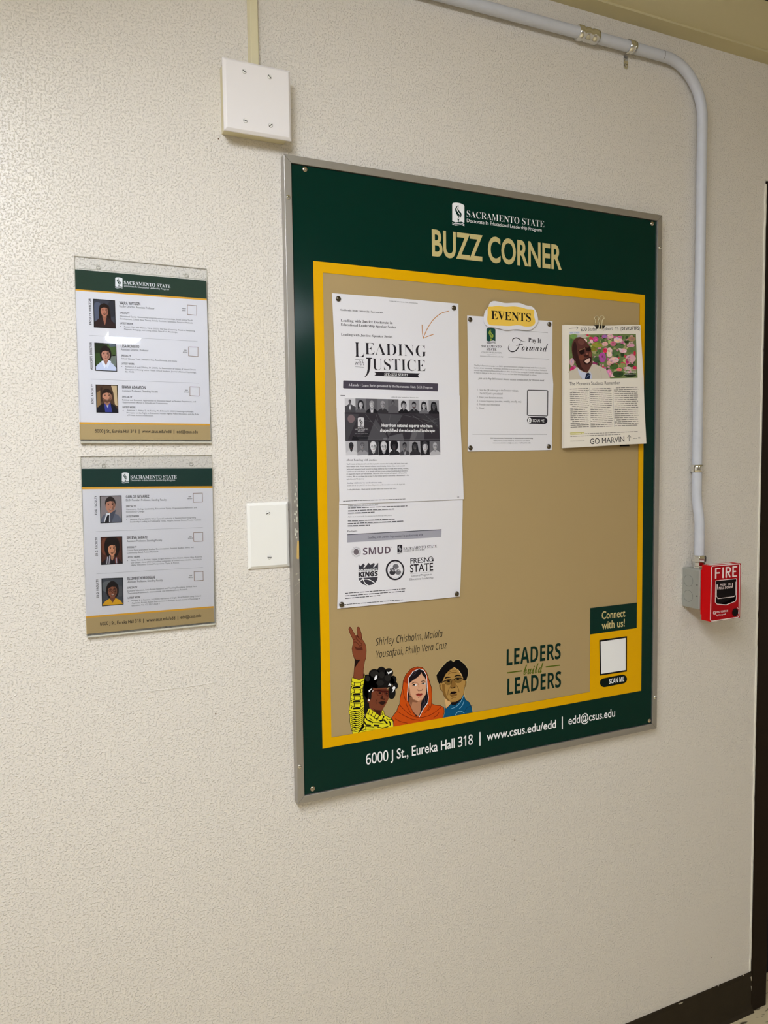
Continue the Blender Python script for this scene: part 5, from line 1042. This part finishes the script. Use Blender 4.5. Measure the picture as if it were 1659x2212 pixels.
# single blank plate next to the board
bp_ = empty('blank_wall_plate', (0.4075, 0, 1.301), 'white blank wall plate beside the left edge of the notice board', 'wall plate')
cover('cover_plate', 0.3680, 0.4470, 1.3010, 1.4235, 0.0002, 0.0062, 0.0050, M_plateivory, bp_)
pq = Plane(.0062)
for (cx_, cy__, an) in ((697, 488, .35), (725, 1445, -.08)):
    x, z = pq.at(510+cx_*160/1609, 1060+cy__*160/1609); screw(x, z, 0.0060, an, bp_)

# ------------------------------------------------------------------ electrical conduit
CR = 0.0117; CD = 0.0162; VX = 1.4805; HZ = 2.4065; R_ = 0.118
cnd = empty('electrical_conduit', (VX, 0, 1.24), 'grey painted metal conduit bending down to the fire alarm', 'conduit')
mb = MB(); tube(mb, [(-0.6, -CD, HZ-.004), (0.4, -CD, HZ-.003), (1.125, -CD, HZ)], CR, M_conduit, 24); mb.build('pipe', cnd)
pts = [(1.125, -CD, HZ), (1.25, -CD, HZ+.0005), (VX-R_, -CD, HZ)]
for i in range(1, 17):
    a = math.pi/2*i/16; pts.append((VX-R_+R_*math.sin(a), -CD, HZ-R_+R_*math.cos(a)))
pts += [(VX, -CD, 2.1), (VX-.001, -CD, 1.8), (VX-.001, -CD, 1.47)]
mb = MB(); tube(mb, pts, CR, M_conduit, 24); mb.build('pipe', cnd)
pts = [(VX-.001, -CD, 1.47), (VX-.001, -CD, 1.42)]
for i in range(9):
    t = i/8; s_ = t*t*(3-2*t); pts.append((VX-.001, -(CD+(0.0265-CD)*s_), 1.41-.085*t))
pts += [(VX-.001, -.0265, 1.30), (VX-.001, -.0265, 1.245)]
mb = MB(); tube(mb, pts, CR, M_conduit, 24); mb.build('pipe', cnd)
mb = MB(); lathe(mb, (1.111, -CD, HZ), (1, 0, 0), [(0, CR+.001), (.001, .0152), (.012, .0157), (.014, .0142), (.020, .0140), (.022, .0150), (.030, .0150), (.032, .0142), (.038, .0142), (.040, .0155), (.052, .0157), (.0535, CR+.001)], M_chrome, 24); mb.build('coupling', cnd)
mb = MB(); lathe(mb, (VX-.001, -CD, 1.459), (0, 0, 1), [(0, CR+.0008), (.0012, .0150), (.0075, .0142), (.0105, .0142), (.017, .0150), (.0185, CR+.0008)], M_chrome, 24); mb.build('coupling', cnd)
mb = MB(); lathe(mb, (VX-.001, -.0265, 1.227), (0, 0, 1), [(0, .0165), (.004, .0165), (.0045, .0138), (.014, .0140), (.015, .0160), (.026, .0166), (.030, .0150), (.0315, CR+.0008)], M_chrome, 8, False); mb.build('connector', cnd, 0.0008)
# one-hole strap
st = MB(); xs0, xs1 = 1.2500, 1.2690; n = 14
vs = []; 
for i in range(n+1):
    a = math.pi*1.5-math.pi*1.5*i/n+0.0   # wraps under, front, over
    yy = -CD+(CR+.0012)*math.cos(a+math.pi)*1.0; zz_ = HZ+(CR+.0012)*math.sin(a-math.pi)*-1.0
    vs.append((yy, zz_))
vs = [(-CD-(CR+.0012)*math.sin(t), HZ-(CR+.0012)*math.cos(t)) for t in [math.pi*(-0.15+1.3*i/n) for i in range(n+1)]]
V = [(xs0, y, z) for y, z in vs]+[(xs1, y, z) for y, z in vs]
st.add(V, [(i, i+1, i+n+2, i+n+1) for i in range(n)], M_chrome, True)
for xr in (xs0+.005, xs1-.005):
    tube(st, [(xr, y-(.0006), z) for y, z in vs[2:-2]], .0012, M_chrome, 8)
strap = st.build('strap', cnd); so = strap.modifiers.new('solid', 'SOLIDIFY'); so.thickness = 0.0012
mb = MB(); prism(mb, [(1.2535, 2.396), (1.2535, 2.372), (1.2555, 2.3675), (1.2595, 2.366), (1.2635, 2.3675), (1.2655, 2.372), (1.2655, 2.396)], 0.0003, 0.0022, M_chrome); mb.build('strap_tab', cnd, 0.0004)
screw(1.2595, 2.3745, 0.0022, .4, cnd, 0.0036, M_chrome)
# cracks in the pipe paint
for z_, d_ in ((HZ, 0),):
    mb = MB(); tube(mb, [(1.352, -CD-(CR+.0001)*math.sin(t), HZ-(CR+.0001)*math.cos(t)) for t in [math.pi*(.15+.75*i/10) for i in range(11)]], .00035, M_slot, 6); mb.build('paint_crack', cnd)

# ------------------------------------------------------------------ galvanised box and fire alarm pull station
gx0, gx1, gz0, gz1 = 1.4525, 1.5535, 1.1305, 1.2270
eb = empty('electrical_box', ((gx0+gx1)/2, 0, gz0), 'grey galvanised electrical box behind the red fire alarm', 'electrical box')
mb = MB(); mb.box(gx0, gx1, -0.0535, 0, gz0, gz1, M_galv); mb.build('box_body', eb, 0.003, 3)
M_gl = mat('knockout_line', (120, 122, 118), 0.5, metal=0.4)
for z_ in (1.1965, 1.1590):
    mb = MB(); n = 28; tube(mb, [(gx0-.00005, -.0195+.0138*math.cos(2*math.pi*i/n), z_+.0138*math.sin(2*math.pi*i/n)) for i in range(n+1)], .00035, M_gl, 6); mb.build('knockout', eb)
for z_ in (1.1893, 1.1625):
    mb = MB(); lathe(mb, (gx0+.0002, -.0462, z_), (-1, 0, 0), [(0, .0017), (.0003, .0017)], M_slot, 12); mb.build('screw_hole', eb)
fa = empty('fire_alarm', (1.505, -0.0535, 1.106), 'red fire alarm pull station with white lettering beside the door', 'fire alarm')
ax0, ax1, az0, az1, AB, AF = 1.4575, 1.5555, 1.1065, 1.2390, 0.056, 0.0835
mb = MB(); mb.box(ax0-.0015, ax1+.0015, -AB, -0.0537, 1.119, 1.2275, M_red); mb.build('back_plate', fa, 0.001)
plA = Plane(AF); P = Print(plA, fa, 0); P.K(1460, 1190, 150)
win = [P.p(q) for q in ((938, 712), (1450, 662), (1444, 1130), (1424, 1202), (1195, 1292), (978, 1272), (934, 1222))]
# body front as a ring around the window, with a recessed pocket
wcx = sum(p[0] for p in win)/len(win); wcz = sum(p[1] for p in win)/len(win)
outer = [(ax0, az0), (ax1, az0), (ax1, az1), (ax0, az1)]
def hit(poly, th):
    best = None; dx, dz = math.cos(th), math.sin(th)
    for i in range(len(poly)):
        a, b = poly[i], poly[(i+1) % len(poly)]
        ex, ez = b[0]-a[0], b[1]-a[1]; den = dx*ez-dz*ex
        if abs(den) < 1e-12: continue
        t = ((a[0]-wcx)*ez-(a[1]-wcz)*ex)/den; u = ((a[0]-wcx)*dz-(a[1]-wcz)*dx)/den
        if t > 0 and -1e-6 <= u <= 1+1e-6 and (best is None or t < best): best = t
    return (wcx+dx*best, wcz+dz*best)
ths = sorted(set([round(math.atan2(p[1]-wcz, p[0]-wcx), 5) for p in win+outer]))
n = len(ths); O = [hit(outer, t) for t in ths]; I = [hit(win, t) for t in ths]
mb = MB(); bk = [(x, -AB, z) for x, z in O]; fo = [(x, -AF, z) for x, z in O]; fi = [(x, -AF, z) for x, z in I]; pk = [(x, -(AF-.007), z) for x, z in I]
mb.add(bk+fo, [(i, (i+1) % n, (i+1) % n+n, i+n) for i in range(n)]+[list(range(n))[::-1]], M_red)
mb.add(fo+fi, [(i, (i+1) % n, (i+1) % n+n, i+n) for i in range(n)], M_redface)
mb.add(fi+pk, [(i, (i+1) % n, (i+1) % n+n, i+n) for i in range(n)], M_blk)
mb.add(pk, [list(range(n))], M_blk)
mb.build('housing', fa)
# rounded top and bottom lips
mb = MB(); mb.box(1.468, 1.540, -0.0715, -0.0610, az1, az1+.0004, M_plateivory); mb.build('label_strip', fa)
WA = (246, 226, 224); FL = 6
P.stroke('white_border', [(880, 362), (1500, 312), (1522, 335), (1502, 1560), (1480, 1585), (850, 1680), (820, 1655), (848, 395)], 20, WA, FL, closed=True)
P.stroke('white_border', [(948, 712), (1440, 664), (1446, 672), (1442, 1125), (1422, 1200), (1195, 1290), (978, 1270), (938, 1225)], 17, WA, FL, closed=True)
LN = [0]
def let(q):
    for a, b in zip(q, q[1:]):
        LN[0] += 1; l = math.hypot(b[0]-a[0], b[1]-a[1]); th = math.atan2(b[1]-a[1], b[0]-a[0]); r_ = 17.5; k = 8
        pts = [(b[0]+r_*math.cos(th-math.pi/2+math.pi*i/k), b[1]+r_*math.sin(th-math.pi/2+math.pi*i/k)) for i in range(k+1)]
        pts += [(a[0]+r_*math.cos(th+math.pi/2+math.pi*i/k), a[1]+r_*math.sin(th+math.pi/2+math.pi*i/k)) for i in range(k+1)]
        P.poly('fire_lettering', pts, WA, FL+LN[0]*.12)
let([(946, 650), (950, 424), (1048, 418)]); let([(950, 530), (1030, 524)]); let([(1120, 634), (1124, 408)])
let([(1196, 628), (1200, 400), (1262, 396), (1296, 420), (1298, 470), (1270, 500), (1206, 506)]); let([(1240, 506), (1284, 616)])
let([(1444, 375), (1362, 384), (1358, 606), (1438, 600)]); let([(1362, 492), (1420, 486)])
P.text('maker_lettering', 'sb', 'NOTIFIER', (970, 1482), (1246, 1450), 42, WA, FL); P.text('maker_lettering', 'm', 'by Honeywell', (962, 1556), (1185, 1524), 36, WA, FL, 3, .015)
P.ring('maker_lettering', 918, 1480, 25, 42, 13, WA, FL, 18); P.stroke('maker_lettering', [(905, 1460), (930, 1500)], 10, WA, FL)
for q in ([(1462, 1345), (1480, 1375)], [(1480, 1375), (1494, 1380)], [(1465, 1545), (1476, 1560)], [(1492, 1450), (1493, 1500)]): P.stroke('maker_lettering', q, 10, WA, FL)
P.emit()
lx, lz = plA.at(1460+1412*150/1659, 1190+1465*150/1659)
mb = MB(); lathe(mb, (lx, -AF, lz), (0, -1, 0), [(0, .0098), (.0012, .0098), (.0016, .0088), (.0004, .0080)], M_blk, 24); mb.build('key_lock', fa)
hd = Plane(AF-.0015); P = Print(hd, fa, 0); P.K(1460, 1190, 150)
hp = [P.p(q) for q in ((962, 730), (1436, 690), (1430, 1040), (1392, 1098), (1000, 1146), (966, 1085))]
mb = MB(); prism(mb, hp, AF-.0065, AF-.0015, M_blk); han = mb.build('pull_handle', fa, 0.0006)
P.par = han
P.stroke('handle_border', [(968, 800), (966, 1080), (1000, 1140), (1388, 1092), (1426, 1040), (1430, 735)], 14, WA, 3)
P.text('handle_lettering', 'sb', 'PUSH', (1050, 840), (1195, 828), 52, WA, 3); P.text('handle_lettering', 'sb', 'IN', (1252, 823), (1300, 819), 52, WA, 3); P.text('handle_lettering', 'sb', 'PULL DOWN', (1025, 922), (1335, 892), 56, WA, 3)
for x_, y0_, y1_ in ((995, 800, 915), (1352, 765, 872)):
    P.stroke('handle_lettering', [(x_, y0_), (x_, y1_)], 18, WA, 3); P.poly('handle_lettering', [(x_-16, y1_-20), (x_+16, y1_-22), (x_, y1_+14)], WA, 3)
P.emit()

flush()
